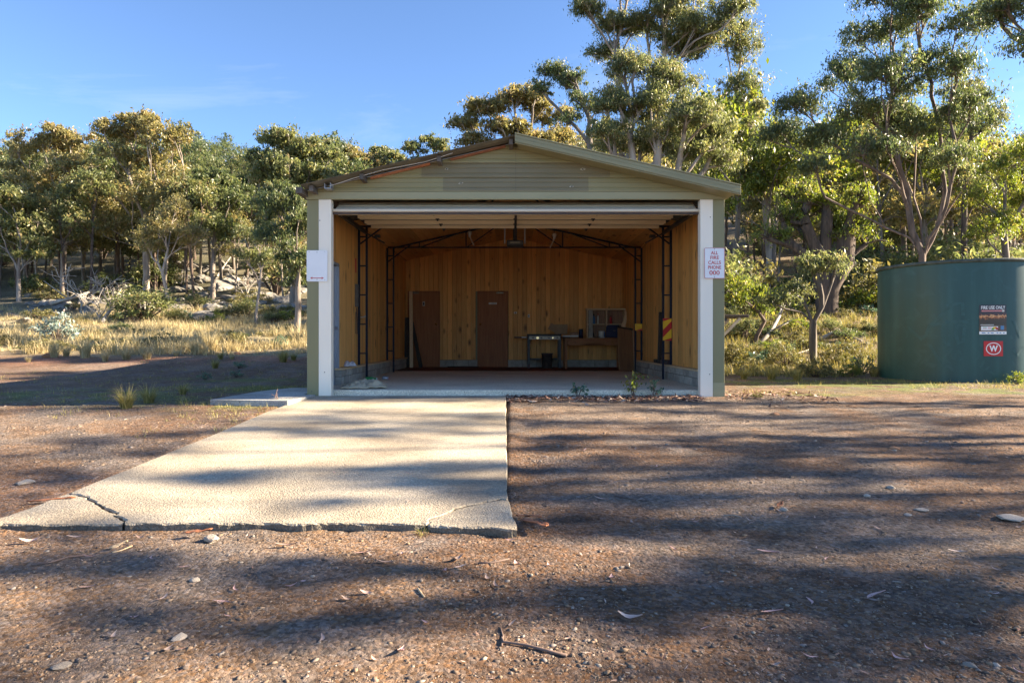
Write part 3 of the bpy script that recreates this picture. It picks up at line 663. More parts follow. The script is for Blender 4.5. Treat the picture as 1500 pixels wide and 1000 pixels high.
# side door near the front, left wall (corrugated)
sdm = MB(); n = 60
for i in range(n + 1):
    y = .20 + 1.13 * i / n; o_ = .010 * math.sin(i * .95); sdm.v += [(-2.985 + o_, y, .06), (-2.985 + o_, y, 2.02)]
sdm.f = [(2 * i, 2 * i + 1, 2 * i + 3, 2 * i + 2) for i in range(n)]
sdo = sdm.build('side_door', M['galv'], shed, True)
fr = MB(); fr.box(-2.995, -2.93, 1.335, 1.375, .06, 2.03); fr.box(-2.995, -2.945, .18, 1.335, .98, 1.02); fr.box(-2.995, -2.93, .15, 1.375, 2.031, 2.07); fr.build('frame', M['galv'], sdo)
# portal frames
for k, fy in enumerate((2.9, 5.82)):
    fr = bpy.data.objects.new('portal_frame', None); link(fr, shed); fr.location = (0, fy, 0)
    for sx in (-1, 1):
        for xx in (2.945, 2.80):
            MB().box(sx * xx - .019, sx * xx + .019, -.019, .019, .336 if xx > 2.9 else .06, 2.93).build('column', M['steel'], fr)
        for z in np.arange(.55, 2.9, .55): MB().box(*sorted((sx * 2.82, sx * 2.926)), -.015, .015, z - .012, z + .012).build('rung', M['steel'], fr)
        MB().bar((sx * 2.81, 0, 2.93), (sx * .0, 0, 3.565), .035, .035).build('top_chord', M['steel'], fr)
        for x in (1.12, 2.2): MB().box(sx * x - .012, sx * x + .012, -.012, .012, 2.962, 3.56 - .21 * x - .01).build('web', M['steel'], fr)
        MB().bar((sx * 2.17, 0, 2.95), (sx * 1.28, 0, 3.28), .024, .024).build('web', M['steel'], fr)
        MB().bar((sx * 1.10, 0, 2.95), (sx * .36, 0, 3.47), .024, .024).build('web', M['steel'], fr)
        MB().bar((sx * 2.93, .03, 2.62), (sx * 2.42, .03, 3.0), .026, .026).build('knee_brace', M['steel'], fr)
    MB().box(-2.93, 2.93, -.017, .017, 2.93, 2.96).build('bottom_chord', M['steel'], fr)
# overhead door, open, folded back under the roof
door = bpy.data.objects.new('overhead_door', None); link(door, shed)
secs = [((.33, 2.862), (.86, 2.868)), ((.87, 2.868), (1.40, 2.872)), ((1.41, 2.872), (1.94, 2.876)), ((1.95, 2.876), (2.48, 2.88))]
for (a, za), (b_, zb) in secs:
    m = MB(); m.prism([(a, za + .012), (b_, zb + .012), (b_, zb + .03), (a, za + .03)], Matrix(((0, 0, 1, -2.71), (1, 0, 0, 0), (0, 1, 0, 0), (0, 0, 0, 1))), 5.42); m.build('door_section', M['doorback'], door)
    for yy in (a + .09, b_ - .05):
        m = MB(); m.box(-2.62, 2.62, yy - .02, yy + .02, za - .045, za + .011); m.build('stiffener', M['doorrib'], door, bevel=.006)
    for hx in (-1.3, 0, 1.3):
        m = MB(); m.box(hx - .03, hx + .03, b_ - .03, b_ + .04, zb - .06, zb - .046); m.box(hx - .012, hx + .012, b_ - .02, b_ + .03, zb - .085, zb - .06); m.build('hinge', M['black'], door)
m = MB(); pr = [(.10, 2.715), (.115, 2.695), (.15, 2.70), (.33, 2.872), (.318, 2.886)]
pr = [(.085, 2.735), (.33, 2.885), (.335, 2.865), (.11, 2.72)]
m.prism(pr, Matrix(((0, 0, 1, -2.66), (1, 0, 0, 0), (0, 1, 0, 0), (0, 0, 0, 1))), 5.33); m.build('door_section', M['doorcream'], door)
m = MB(); m.box(-2.70, 2.70, .06, .11, 2.690, 2.732); m.build('bottom_rail', M['doorcream'], door, bevel=.006)
m = MB(); m.box(-2.70, 2.70, .075, .112, 2.655, 2.682); m.build('seal', M['rubber'], door, bevel=.006)
m = MB(); m.box(-2.64, 2.64, .14, .18, 2.66, 2.70); m.build('stiffener', M['doorrib'], door)
for (z, y) in ((2.79, .205), ):
    MB().box(-2.64, 2.64, y - .018, y + .0, z, z + .012).build('stiffener', M['doorrib'], door)
for sx in (-1, 1):
    m = MB(); m.bar((sx * 2.77, .25, 2.78), (sx * 2.77, 2.75, 2.80), .05, .06); m.bar((sx * 2.77, .18, .1), (sx * 2.77, .18, 2.62), .04, .04); m.bar((sx * 2.77, .18, 2.62), (sx * 2.77, .27, 2.78), .045, .045); m.build('track', M['galv'] if False else M['black'], door)
    m = MB(); m.bar((sx * 2.72, 2.60, 2.76), (sx * 2.45, 2.82, 2.62), .03, .02); m.box(sx * 2.55 - .05, sx * 2.55 + .05, 2.62, 2.72, 2.70, 2.75); m.build('track_hanger', M['black'], door)
# front truss above the door opening is clad by the gable; right outside shelf
sh = thing('wall_shelf', 'dark slab shelf braced off the outside wall beside the right post', 'shelf', (3.12, 11.8, 1.18))
MB().box(0, .86, -.35, .35, .0, .05).build('shelf_board', M['dark'], sh, bevel=.01); MB().box(.0, .5, -.3, .3, -.06, -.002).build('under_tray', M['black'], sh)
MB().bar((.72, -.3, -.01), (.03, -.3, -.72), .045, .045).build('brace', M['deadwood'], sh)
MB().bar((.72, .3, -.01), (.03, .3, -.72), .045, .045).build('brace', M['deadwood'], sh)

# ------------------------------------------------------------------ signs on the posts
def text_mesh(name, s, size, mat, parent, loc, w=None, bold=0.0, spacing=1.0):
    cu = bpy.data.curves.new('lettering', 'FONT'); cu.body = s; cu.size = size; cu.align_x = 'CENTER'; cu.align_y = 'CENTER'; cu.extrude = .0008; cu.offset = bold; cu.space_character = spacing
    to = bpy.data.objects.new('lettering_source', cu); C.objects.link(to)
    dg = bpy.context.evaluated_depsgraph_get(); me = bpy.data.meshes.new_from_object(to.evaluated_get(dg)); bpy.data.objects.remove(to)
    me.materials.clear(); me.materials.append(mat)
    o = obj(name, me, parent); o.location = loc; o.rotation_euler = (math.pi / 2, 0, 0)
    if w:
        dx = max(v.co.x for v in me.vertices) - min(v.co.x for v in me.vertices); o.scale = (w / dx, 1, 1)
    return o
def rrect(w, h, r, n=5):
    p = []
    for cx, cy, a0 in ((w / 2 - r, h / 2 - r, 0), (-w / 2 + r, h / 2 - r, 90), (-w / 2 + r, -h / 2 + r, 180), (w / 2 - r, -h / 2 + r, 270)):
        for i in range(n + 1): a = math.radians(a0 + 90 * i / n); p.append((cx + r * math.cos(a), cy + r * math.sin(a)))
    return p
VERT = Matrix(((1, 0, 0, 0), (0, 0, -1, 0), (0, 1, 0, 0), (0, 0, 0, 1)))
def ring_mesh(po, pi, y0, mat, parent, name):
    m = MB(); n = len(po)
    for p in po + pi: m.v.append((p[0], y0, p[1]))
    for p in po + pi: m.v.append((p[0], y0 + .0015, p[1]))
    for i in range(n):
        j = (i + 1) % n; m.f += [(i, j, n + j, n + i), (2 * n + i, 3 * n + i, 3 * n + j, 2 * n + j), (i, 2 * n + i, 2 * n + j, j), (n + i, n + j, 3 * n + j, 3 * n + i)]
    return m.build(name, mat, parent)
s1 = thing('sign', 'white metal sign with only a red double arrow, on the left door post', 'sign', at(464.5, 389.5, 9.985))
m = MB(); m.prism(rrect(.305, .455, .022), VERT, .004); m.build('sign_plate', M['signwhite'], s1)
ar = MB(); ar.box(-.072, .072, -.0065, -.0045, -.182, -.172)
for sx in (-1, 1): ar.prism([(sx * .10, -.177), (sx * .064, -.158), (sx * .074, -.177), (sx * .064, -.196)] if sx > 0 else [(sx * .10, -.177), (sx * .064, -.196), (sx * .074, -.177), (sx * .064, -.158)], Matrix(((1, 0, 0, 0), (0, 0, -1, -.0045), (0, 1, 0, 0), (0, 0, 0, 1))), .002)
ar.build('arrow', M['signred'], s1)
for (x, z) in ((0, .20), (0, -.197), (-.115, .205), (.115, .205), (-.115, -.207), (.115, -.207)): MB().tube([(x, -.007, z), (x, -.0035, z)], .006 if x == 0 else .004, 8).build('rivet', M['rafter'], s1)
s2 = thing('sign', 'white sign reading ALL FIRE CALLS PHONE 000 in red, on the right door post', 'sign', at(1046.5, 385.5, 9.985))
m = MB(); m.prism(rrect(.30, .45, .02), VERT, .004); m.build('sign_plate', M['signwhite'], s2)
ring_mesh(rrect(.298, .448, .02), rrect(.284, .434, .015), -.0062, M['pinkrim'], s2, 'border')
for i, (t, wd, h) in enumerate((('ALL', .105, .070), ('FIRE', .125, .070), ('CALLS', .185, .070), ('PHONE', .19, .070), ('000', .15, .088))):
    text_mesh('lettering', t, h, M['signred'], s2, (0, -.0052, (.148, .079, .007, -.064, -.143)[i]), wd, .0012)
for z in (.205, -.203): MB().tube([(0, -.007, z), (0, -.0035, z)], .006, 8).build('rivet', M['rafter'], s2)

# ------------------------------------------------------------------ things in the shed
FL = .0595
op = thing('door_opener', 'black door motor box hanging on two straps in mid ceiling', 'motor', (.06, 13.3, 2.74))
MB().box(-.16, .16, -.2, .2, -.12, -.02).build('motor_case', M['black'], op, bevel=.015); MB().box(-.10, .10, -.204, -.201, -.085, -.05).build('lens', M['chrome'], op)
MB().box(-.04, .04, -.05, .05, -.02, .30).build('mount', M['black'], op)
for x in (-.20, .19): MB().box(x - .012, x + .012, -.01, .01, -.06, .72).build('strap', M['galv'], op)
MB().box(-.02, .02, -2.6, -.2, .02, .06).build('rail', M['black'], op)
for (px, py, lab) in ((688, 347, 'pale lamp holder under the ceiling left of the door motor'), (812, 350, 'pale lamp holder under the ceiling right of the door motor')):
    p = at(px, py, 15.6); t = thing('lamp_holder', lab, 'lamp', p, group='lamp holders under the shed ceiling')
    s_ = -1 if px < 750 else 1
    MB().lathe([(.0, .13), (.045, .125), (.045, .06), (.03, .04), (.03, 0), (0, 0)], 14).build('holder', M['plastic'], t, True)
    MB().tube([(0, 0, .02), (-.06 * s_, 0, -.12), (-.10 * s_, 0, -.20)], .014, 8).build('tube', M['plastic'], t)
    MB().tube([(0, 0, .12), (0, 0, .28)], .008, 6).build('cord', M['rubber'], t)
mat_ = MB(); rr = random.Random(4)
pl = [(-2.85, 16.45), (-1.9, 16.35), (-.9, 16.42), (.1, 16.3), (1.2, 16.38), (2.3, 16.45), (2.9, 16.7), (2.9, 18.60), (-2.85, 18.60)]
mat_.prism(pl, Matrix.Translation((0, 0, FL)), .008); o = mat_.build('carpet', M['carpet']); tag(o, 'flat dark brown carpet covering the back of the shed floor', 'carpet')

bq = thing('barbecue', 'black flat plate barbecue on legs with steel control panel, on back wall', 'barbecue', (.055 + .80, 18.28, FL))
W2 = .44
MB().box(-W2, W2, -.27, .27, .80, .86).build('firebox', M['black'], bq, bevel=.006); MB().box(-W2 - .01, W2 + .01, -.28, .28, .862, .90).build('hotplate', M['black'], bq, bevel=.01)
cp = MB().box(-W2 + .04, W2 - .03, -.295, -.272, .755, .845).build('control_panel', M['chrome'], bq)
for i, x in enumerate((-.30, -.18, -.08, .12, .22, .34)):
    k = MB(); k.tube([(x, -.32, .80), (x, -.296, .80)], .022 if i != 1 else .034, 12); k.build('knob', M['black'] if i not in (1, 4) else M['brass'], bq)
for (x, y) in ((-W2 + .03, -.24), (W2 - .03, -.24), (-W2 + .03, .24), (W2 - .03, .24)): MB().box(x - .03, x + .03, y - .025, y + .025, 0, .80).build('leg', M['black'], bq)
MB().box(-W2, W2, -.2, .2, .22, .25).build('lower_shelf', M['black'], bq)
MB().box(-W2 - .36, -W2 - .012, -.2, .2, .795, .83).build('side_shelf', M['black'], bq, bevel=.01); MB().box(W2 + .012, W2 + .30, -.2, .2, .795, .83).build('side_shelf', M['black'], bq, bevel=.01)
MB().box(-W2 - .16, -W2 - .03, -.215, -.202, .80, .826).build('shelf_label', M['plastic'], bq)
bn = thing('bin', 'dark brown rimmed bin standing under the barbecue', 'bin', (.055 + .865, 17.88, FL))
MB().lathe([(.0, .005), (.125, .005), (.14, .37), (.155, .37), (.155, .40), (.135, .40), (.12, .02), (0, .02)], 20).build('bin_body', M['rubber'], bn, True)
dk_ = thing('desk', 'brown timber desk with drawers and arched kneehole, right of barbecue', 'desk', (2.13, 18.1, FL))
MB().box(-.76, .76, -.33, .33, .765, .795).build('desktop', M['desk'], dk_, bevel=.005)
for x0, x1 in ((-.68, -.29), (.29, .68)): 
    o = MB().box(x0, x1, -.315, -.29, .60, .755).build('drawer', M['desk'], dk_, bevel=.004)
    MB().tube([((x0 + x1) / 2, -.335, .68), ((x0 + x1) / 2, -.316, .68)], .014, 10).build('knob', M['brass' if x0 > 0 else 'dark'], o)
m = MB(); m.prism([(-.287, .755), (-.287, .61), (-.24, .62), (-.19, .665), (.19, .665), (.24, .62), (.287, .61), (.287, .755)], Matrix(((1, 0, 0, 0), (0, 0, 1, -.312), (0, 1, 0, 0), (0, 0, 0, 1))), .02); m.build('apron', M['desk'], dk_)
m = MB(); m.box(-.72, -.70, -.28, .28, .60, .762); m.box(.70, .72, -.28, .28, .60, .762); m.box(-.70, .70, .29, .30, .60, .762); m.build('carcass', M['desk'], dk_)
for x in (-.72, .72):
    for y in (-.29, .29): MB().box(x - .032, x + .032, y - .032, y + .032, 0, .764).build('leg', M['desk'], dk_, bevel=.003)
TOP = FL + .796
cb = thing('cabinet', 'pale framed open shelf cabinet standing on the desk', 'cabinet', (2.50, 18.25, TOP))
for x in (-.50, .50): MB().box(x - .012, x + .012, -.15, .15, 0, .74).build('side', M['pale'], cb)
MB().box(-.525, .51, -.16, .16, .742, .785).build('top', M['pale'], cb, bevel=.004); MB().box(-.487, .487, .13, .145, 0, .74).build('back_panel', M['panelwood'], cb)
MB().box(-.487, .487, -.13, .128, .355, .375).build('shelf', M['pale'], cb); MB().box(-.487, .487, -.13, .128, .002, .02).build('shelf', M['pale'], cb)
MB().box(.0, .025, -.15, .128, .378, .738).build('divider', M['pale'], cb); MB().box(.0, .025, -.15, .128, .022, .353).build('divider', M['pale'], cb)
MB().box(-.47, -.36, -.17, -.158, .01, .735).build('door_panel', M['block'], cb)
pk = MB(); pk.bar((.33, -.24, .012), (.57, -.19, .70), .10, .03, (0, 1, 0)); o = pk.build('plank', M['pale']); o.location = (2.50, 18.25, TOP); tag(o, 'pale narrow plank leaning against the right edge of the cabinet', 'plank')
def bottle(px, z, col, cap, lab, h=.22, r=.032):
    t = thing('bottle', lab, 'bottle', ((px - 750) * .01825, 18.22, z), group='bottles in the cabinet')
    MB().lathe([(0, 0), (r, .003), (r, h * .62), (r * .45, h * .8), (r * .4, h * .88), (0, h * .88)], 14).build('bottle_body', col, t, True)
    MB().lathe([(r * .5, h * .865), (r * .5, h), (0, h)], 10).build('cap', cap, t)
zb = TOP + .376
bottle(869.5, zb, M['blue'], M['black'], 'blue bottle with dark cap, leftmost on the cabinet top shelf', .26, .038)
bottle(875.8, zb, M['plastic'], M['red'], 'slim white bottle with red cap on the cabinet top shelf', .27, .022)
bottle(894.5, zb, M['red'], M['black'], 'dark red bottle in the right half of the cabinet', .22, .03)
bottle(868.0, TOP + .022, M['rubber'], M['black'], 'brown jar on the bottom left of the cabinet', .14, .04)
t = thing('paint_tin', 'blue and white paint tin in front of the cabinet', 'tin', ((881.5 - 750) * .0180, 18.0, TOP))
MB().lathe([(0, 0), (.085, .0), (.085, .18)], 20).build('tin_body', M['plastic'], t, True); MB().lathe([(.087, .18), (.09, .185), (.087, .19), (.07, .186), (0, .186)], 20).build('lid', M['chrome'], t)
m = MB()
for i in range(8):
    a0 = math.radians(-60 + i * 12); a1 = math.radians(-60 + (i + 1) * 12); b = len(m.v); m.v += [(.0865 * math.cos(a), .0865 * math.sin(a), z) for a, z in ((a0, .02), (a1, .02), (a1, .16), (a0, .16))]; m.f.append((b, b + 1, b + 2, b + 3))
m.build('label_band', M['blue'], t)
t = thing('tool_case', 'navy blue hard case propped upright on the desk', 'case', ((897.5 - 750) * .0179, 17.95, TOP)); 
MT = Matrix.Translation((0, 0, 0)) @ Matrix.Rotation(math.radians(-14), 4, 'X')
m = MB(); m.prism([(-.18, .0), (.17, .0), (.19, .30), (.17, .335), (-.12, .335), (-.15, .30)], MT @ Matrix(((1, 0, 0, 0), (0, 0, 1, -.04), (0, 1, 0, .01), (0, 0, 0, 1))), .08); m.build('case_body', M['navy'], t, bevel=.012)
m = MB(); m.box(.02, .08, -.05, -.041, .18, .20, MT); m.build('latch', M['chrome'], t)
t = thing('cardboard_box', 'brown cardboard box standing on the barbecue right shelf', 'box', ((825 - 750) * .0182, 18.2, FL + .865)); t.location.z = FL + .902
t.location.x = 1.30
MB().box(-.16, .17, -.12, .12, .0, .25).build('carton', M['card'], t, bevel=.004); m = MB(); m.bar((-.16, -.12, .24), (-.24, -.1, .08), .24, .006, (0, 1, 0)); m.build('flap', M['card'], t)
t = thing('tray', 'pale tray lying under the cardboard box edge', 'tray', (1.55, 18.03, FL + .83))
m = MB(); m.box(-.2, .2, -.12, .12, 0, .012); m.box(-.2, .2, -.13, -.12, 0, .035); m.box(-.2, .2, .12, .13, 0, .035); m.build('tray_body', M['plastic'], t)
t = thing('metal_box', 'small brown metal box on the left end of the desk', 'box', (1.64, 18.05, TOP)); MB().box(-.1, .1, -.08, .08, 0, .13).build('box_body', M['panelwood'], t, bevel=.006); MB().box(-.103, .103, -.083, .083, .131, .148).build('lid', M['panelwood'], t, bevel=.004)
t = thing('canister', 'dark blue canister between the metal box and cabinet', 'canister', (1.83, 18.12, TOP)); MB().lathe([(0, 0), (.055, 0), (.055, .2), (.05, .215), (0, .215)], 16).build('canister_body', M['navy'], t, True); MB().lathe([(.057, .217), (.057, .24), (0, .24)], 16).build('lid', M['black'], t)
t = thing('saucer', 'small dark saucer lying on the desk before the cabinet', 'dish', (2.23, 17.93, TOP)); MB().lathe([(0, .004), (.05, .004), (.1, .022), (.1, .026), (.05, .01), (0, .01)], 18).build('dish', M['rubber'], t, True)
# leaning table top, right
lp = thing('table_top', 'brown timber table top leaning against the right wall', 'board', (2.72, 16.15, FL))
m = MB(); m.box(-.24, .20, -.018, .018, 0, 1.03); o = m.build('board', M['panelwood'], lp, bevel=.006); lp.rotation_euler = (math.radians(-12), math.radians(7), math.radians(28))
m = MB(); m.box(-.245, .205, -.03, .02, 1.031, 1.07); m.build('edge_strip', M['dark'], lp, bevel=.008); m = MB(); m.box(.201, .222, -.02, .02, 0, 1.03); m.build('edge_strip', M['pale'], lp)
st = MB(); st.box(-.035, .035, -.03, .03, 0, 1.02); st.build
o = st.build('timber_stake', M['dark'], bevel=.008); o.location = (2.925, 13.55, .337); o.rotation_euler = (0, math.radians(2), .3); tag(o, 'dark timber stake propped upright on the right wall ledge', 'stake')
o = MB().box(-.05, .05, -.16, .16, 0, .085).build('brick', M['rubber'], bevel=.008); o.location = (2.95, 13.15, .337); o.rotation_euler = (0, 0, .1); tag(o, 'dark stained brick lying on the right wall ledge', 'brick')
o = MB().box(-.04, .04, -.10, .10, 0, .07).build('timber_offcut', M['dark'], bevel=.006); o.location = (2.95, 13.95, .337); tag(o, 'short dark timber offcut on the ledge behind the stake', 'offcut')
# leaning planks, left by first door
o = MB().bar((0, 0, 0), (-.06, .30, 2.06), .09, .035, (0, 1, 0)).build('plank', M['pale']); o.location = (-2.68, 18.20, FL); tag(o, 'tall pale plank leaning beside the left back door', 'plank')
o = MB().bar((0, 0, 0), (-.02, .22, 1.35), .12, .03, (0, 1, 0)).build('plank', M['dark']); o.location = (-2.82, 18.30, FL); tag(o, 'short black plank leaning in the back left corner', 'plank')
o = MB().bar((0, 0, 0), (-.30, .36, 1.22), .10, .03, (0, 1, 0)).build('plank', M['dark']); o.location = (-2.42, 18.16, FL); tag(o, 'dark plank tilted across the left back door', 'plank')
o = MB().tube([(-1.72, 18.2, FL + .03), (-1.2, 18.3, FL + .03), (-.9, 18.35, FL + .025)], .014, 6).build('stick', M['dark']); tag(o, 'dark stick lying at the foot of the back wall', 'stick')
# wall fittings
for (px, py, lab, w_, h_) in ((755, 458, 'small white switch on back wall, left above the barbecue shelf', .08, .05), (774.5, 462.5, 'square socket plate on the back wall above the barbecue', .055, .085)):
    p = at(px, py, 18.695); t = thing('wall_switch', lab, 'switch', p); MB().box(-w_ / 2, w_ / 2, -.008, .0, -h_ / 2, h_ / 2).build('plate', M['plastic'], t, bevel=.003); MB().box(-.012, .012, -.012, -.0085, -.016, .014).build('rocker', M['black'], t)
p = Vector((-2.895, 13.15, 1.24)); t = thing('tap', 'white tap poking out of the left pine wall', 'tap', p); MB().tube([(0, 0, 0), (.09, 0, .01)], .012, 8).build('pipe', M['plastic'], t); MB().bar((.08, -.05, .0), (.08, .05, .03), .02, .02).build('tap_handle', M['plastic'], t); t.location.x = -2.915
t = thing('power_board', 'dark conduit box on the left wall between the column chords', 'box', (-2.915, 12.72, 1.42)); MB().box(0, .05, -.05, .05, 0, .42).build('case', M['rafter'], t, bevel=.004); MB().tube([(.02, 0, -.02), (.02, .06, -.3), (.02, .08, -.5), (.02, -.06, -.5), (.02, -.06, -.1)], .008, 6).build('cable', M['rubber'], t)
t = thing('fire_tag', 'narrow red plate high on the left wall beside the column', 'sign', (-2.915, 12.72, 2.05)); MB().box(.0, .008, -.035, .035, 0, .27).build('plate', M['red'], t)
# hazard markers on the right columns
def hazard(loc, w, h, lab, stripes):
    t = thing('hazard_marker', lab, 'marker', loc, group='hazard markers on the right columns'); MB().box(-w / 2, w / 2, -.004, 0, 0, h).build('plate', M['yellow'], t)
    for (z0) in stripes:
        pts = [(-w / 2, z0), (w / 2, z0 + .17), (w / 2, z0 + .31), (-w / 2, z0 + .14)]
        pts = [(x, min(max(z, 0), h)) for x, z in pts]
        u = []
        for q in pts:
            if q not in u: u.append(q)
        if len(u) > 2: MB().prism(u, Matrix(((1, 0, 0, 0), (0, 0, -1, -.0045), (0, 1, 0, 0), (0, 0, 0, 1))), .0015).build('stripe', M['red'], t)
    return t
hazard((XC + 2.873, 10 + 2.9 - .022, .79), .165, .42, 'yellow and red striped marker plate on the front right column', (.06, .36, -.26))
hazard((XC + 2.873, 10 + 5.82 - .022, 1.02), .165, .16, 'small yellow marker plate on the rear right column', (-.26,))
# cloths, bottle on the floor
def rag(name, w, h, amp, seed, mat, loc, rz, lab, cat):
    n = 34; gx, gy = np.meshgrid(np.linspace(-w / 2, w / 2, n), np.linspace(-h / 2, h / 2, n)); e = np.minimum(1, 4 * (.5 - np.maximum(abs(gx / w), abs(gy / h))))
    gz = amp * (.45 * fbm(gx, gy, 3.2 / w, seed, 3) + .75 * np.abs(fbm(gx, gy, 8 / w, seed + 2, 3) - .5)) * (.25 + e) ; gx = gx + .05 * w * (fbm(gx, gy, 4 / w, seed + 5) - .5); V = np.stack([gx, gy, gz], -1).reshape(-1, 3); V[:, 2] -= V[:, 2].min() - .004
    i = np.arange(n * n).reshape(n, n); F = np.stack([i[:-1, :-1], i[:-1, 1:], i[1:, 1:], i[1:, :-1]], -1).reshape(-1, 4)
    o = obj(name, np_mesh(name, V, F, mat, True)); o.location = loc; o.rotation_euler = (0, 0, rz); md = o.modifiers.new('thick', 'SOLIDIFY'); md.thickness = .012; md.offset = 1; tag(o, lab, cat); return o
rag('sacking', .70, .55, .20, 5, M['cloth'], (-2.30, 10.62, FL), .2, 'crumpled tan sacking on the floor inside the left post', 'cloth')
rag('rag', .20, .30, .17, 9, M['whitecloth'], (-2.84, 11.95, .337), .3, 'bundled white rag lying on the left block ledge', 'cloth')
t = thing('bottle', 'green plastic bottle lying on the floor by the left blocks', 'bottle', (-2.68, 12.45, FL + .035)); MB().tube([(0, 0, 0), (.12, .04, 0), (.15, .05, 0), (.19, .06, 0)], [.034, .034, .015, .013], 12).build('bottle_body', M['green'], t, True); MB().tube([(.191, .06, 0), (.212, .067, 0)], .016, 10).build('cap', M['plastic'], t)
t = thing('drink_can', 'crushed silver and red can on the floor beside the green bottle', 'can', (-2.42, 12.75, FL + .03)); MB().tube([(0, 0, 0), (.05, .02, .004), (.11, .03, 0)], [.03, .024, .03], 12).build('can_body', M['galv'], t, True); MB().tube([(.112, .03, 0), (.118, .031, 0)], [.028, .02], 12).build('can_end', M['red'], t)

# ------------------------------------------------------------------ water tank
TX, TY, TR, TH = 9.42, 14.42, 1.50, 2.40
def tank_mat():
    m, N, L, b = nodes_of('green_tank_paint')
    tc = N.new('ShaderNodeTexCoord'); mp = N.new('ShaderNodeMapping'); mp.inputs['Scale'].default_value = (3, 3, .25); L.new(tc.outputs['Object'], mp.inputs[0])
    no = N.new('ShaderNodeTexNoise'); no.inputs['Scale'].default_value = 2; no.inputs['Detail'].default_value = 8; L.new(mp.outputs[0], no.inputs[0])
    r = ramp(N, [(.3, (.009, .052, .053)), (.55, (.014, .068, .068)), (.75, (.022, .086, .086))]); L.new(no.outputs[0], r.inputs[0])
    n2 = N.new('ShaderNodeTexNoise'); n2.inputs['Scale'].default_value = 3.5; n2.inputs['Detail'].default_value = 6; n2.inputs['Distortion'].default_value = 1.2; L.new(tc.outputs['Object'], n2.inputs[0])
    r2 = ramp(N, [(.56, (0, 0, 0)), (.72, (.5, .5, .5))]); L.new(n2.outputs[0], r2.inputs[0])
    mx = N.new('ShaderNodeMix'); mx.data_type = 'RGBA'; L.new(r2.outputs[0], mx.inputs[0]); L.new(r.outputs[0], mx.inputs[6]); mx.inputs[7].default_value = (.034, .105, .105, 1)
    L.new(mx.outputs[2], b.inputs['Base Color']); b.inputs['Roughness'].default_value = .45
    return m
M['tank'] = tank_mat(); M['rim'] = pmat('tank_rim', (.10, .12, .10), (.035, .04, .035), 7, rough=.8, bump=.4)
M['scrub'] = pmat('scrubbed_paint', (.024, .088, .092), (.013, .066, .066), 14, rough=.5)
tank = thing('water_tank', 'dark green round water tank with worn rim and scrubbed graffiti', 'water tank', (TX, TY, -.06))
prf = [(TR, 0)] + [(TR + (.004 if i % 2 else 0), TH * i / 24) for i in range(1, 25)]
MB().lathe(prf, 128).build('tank_wall', M['tank'], tank, True)
MB().lathe([(TR + .006, TH - .055), (TR + .035, TH - .05), (TR + .045, TH - .02), (TR + .03, TH + .012), (TR - .05, TH + .02)], 128).build('rim', M['rim'], tank, True)
MB().lathe([(TR - .03, TH + .015), (TR * .5, TH + .09), (0, TH + .12)], 96).build('tank_roof', M['tank'], tank, True)
def tank_pt(a, z, off): return Vector(((TR + off) * math.cos(a), (TR + off) * math.sin(a), z))
def tank_xy(px, py):      # pixel -> angle, height on the tank's near face
    dx = (px - 750) / 1000; A = dx * dx + 1; B = -2 * (dx * TX + TY); Cc = TX * TX + TY * TY - TR * TR
    y = (-B - math.sqrt(max(B * B - 4 * A * Cc, 0))) / (2 * A); x = dx * y
    return math.atan2(y - TY, x - TX), CAMZ - (py - 498) / 1000 * y + .06
def curved_panel(ac, zc, w, h, off, mat, parent, name, th=.004, n=8, a_shift=0):
    m = MB(); R_ = TR
    for i in range(n + 1):
        a = ac + (-.5 + i / n) * w / R_
        for z in (zc - h / 2, zc + h / 2):
            for o_ in (off, off + th): p = tank_pt(a, z, o_); m.v.append(tuple(p))
    for i in range(n):
        b = 4 * i; m.f += [(b + 1, b + 5, b + 7, b + 3), (b, b + 2, b + 6, b + 4), (b + 2, b + 3, b + 7, b + 6), (b, b + 4, b + 5, b + 1)]
    m.f += [(0, 1, 3, 2), (4 * n, 4 * n + 2, 4 * n + 3, 4 * n + 1)]
    return m.build(name, mat, parent)
def wrap(o, ac, zc, off):       # bend a flat xz mesh (x right, z up in local xy) on to the tank
    for v in o.data.vertices:
        x, y, z = v.co; x *= o.scale.x; a = ac + x / TR; p = tank_pt(a, zc + y, off + z); v.co = p
    o.scale = (1, 1, 1); o.rotation_euler = (0, 0, 0); o.location = (0, 0, 0)
a0, z0 = tank_xy(1454.5, 468); PW = .46; PH = .56
po = thing('poster', 'FIRE USE ONLY poster with dark fire scene and rating dial, on tank', 'poster', tank.location)
def poster_mat():
    m, N, L, b = nodes_of('poster_print')
    at_ = N.new('ShaderNodeTexCoord'); sp = N.new('ShaderNodeSeparateXYZ'); L.new(at_.outputs['Object'], sp.inputs[0])
    mr = N.new('ShaderNodeMapRange'); mr.inputs[1].default_value = z0 - PH / 2; mr.inputs[2].default_value = z0 + PH / 2; L.new(sp.outputs[2], mr.inputs[0])
    no = N.new('ShaderNodeTexNoise'); no.inputs['Scale'].default_value = 26; no.inputs['Detail'].default_value = 4; L.new(at_.outputs['Object'], no.inputs[0])
    ad = N.new('ShaderNodeMath'); ad.operation = 'MULTIPLY_ADD'; ad.inputs[1].default_value = .30; L.new(no.outputs[0], ad.inputs[0]); L.new(mr.outputs[0], ad.inputs[2])
    r = ramp(N, [(.1, (.10, .05, .03)), (.36, (.12, .06, .03)), (.50, (.03, .02, .015)), (.68, (.06, .03, .015)), (.74, (.50, .17, .05)), (.77, (.75, .42, .18)), (.80, (.12, .03, .02)), (.86, (.02, .018, .03))]); L.new(ad.outputs[0], r.inputs[0])
    L.new(r.outputs[0], b.inputs['Base Color']); b.inputs['Roughness'].default_value = .3
    return m
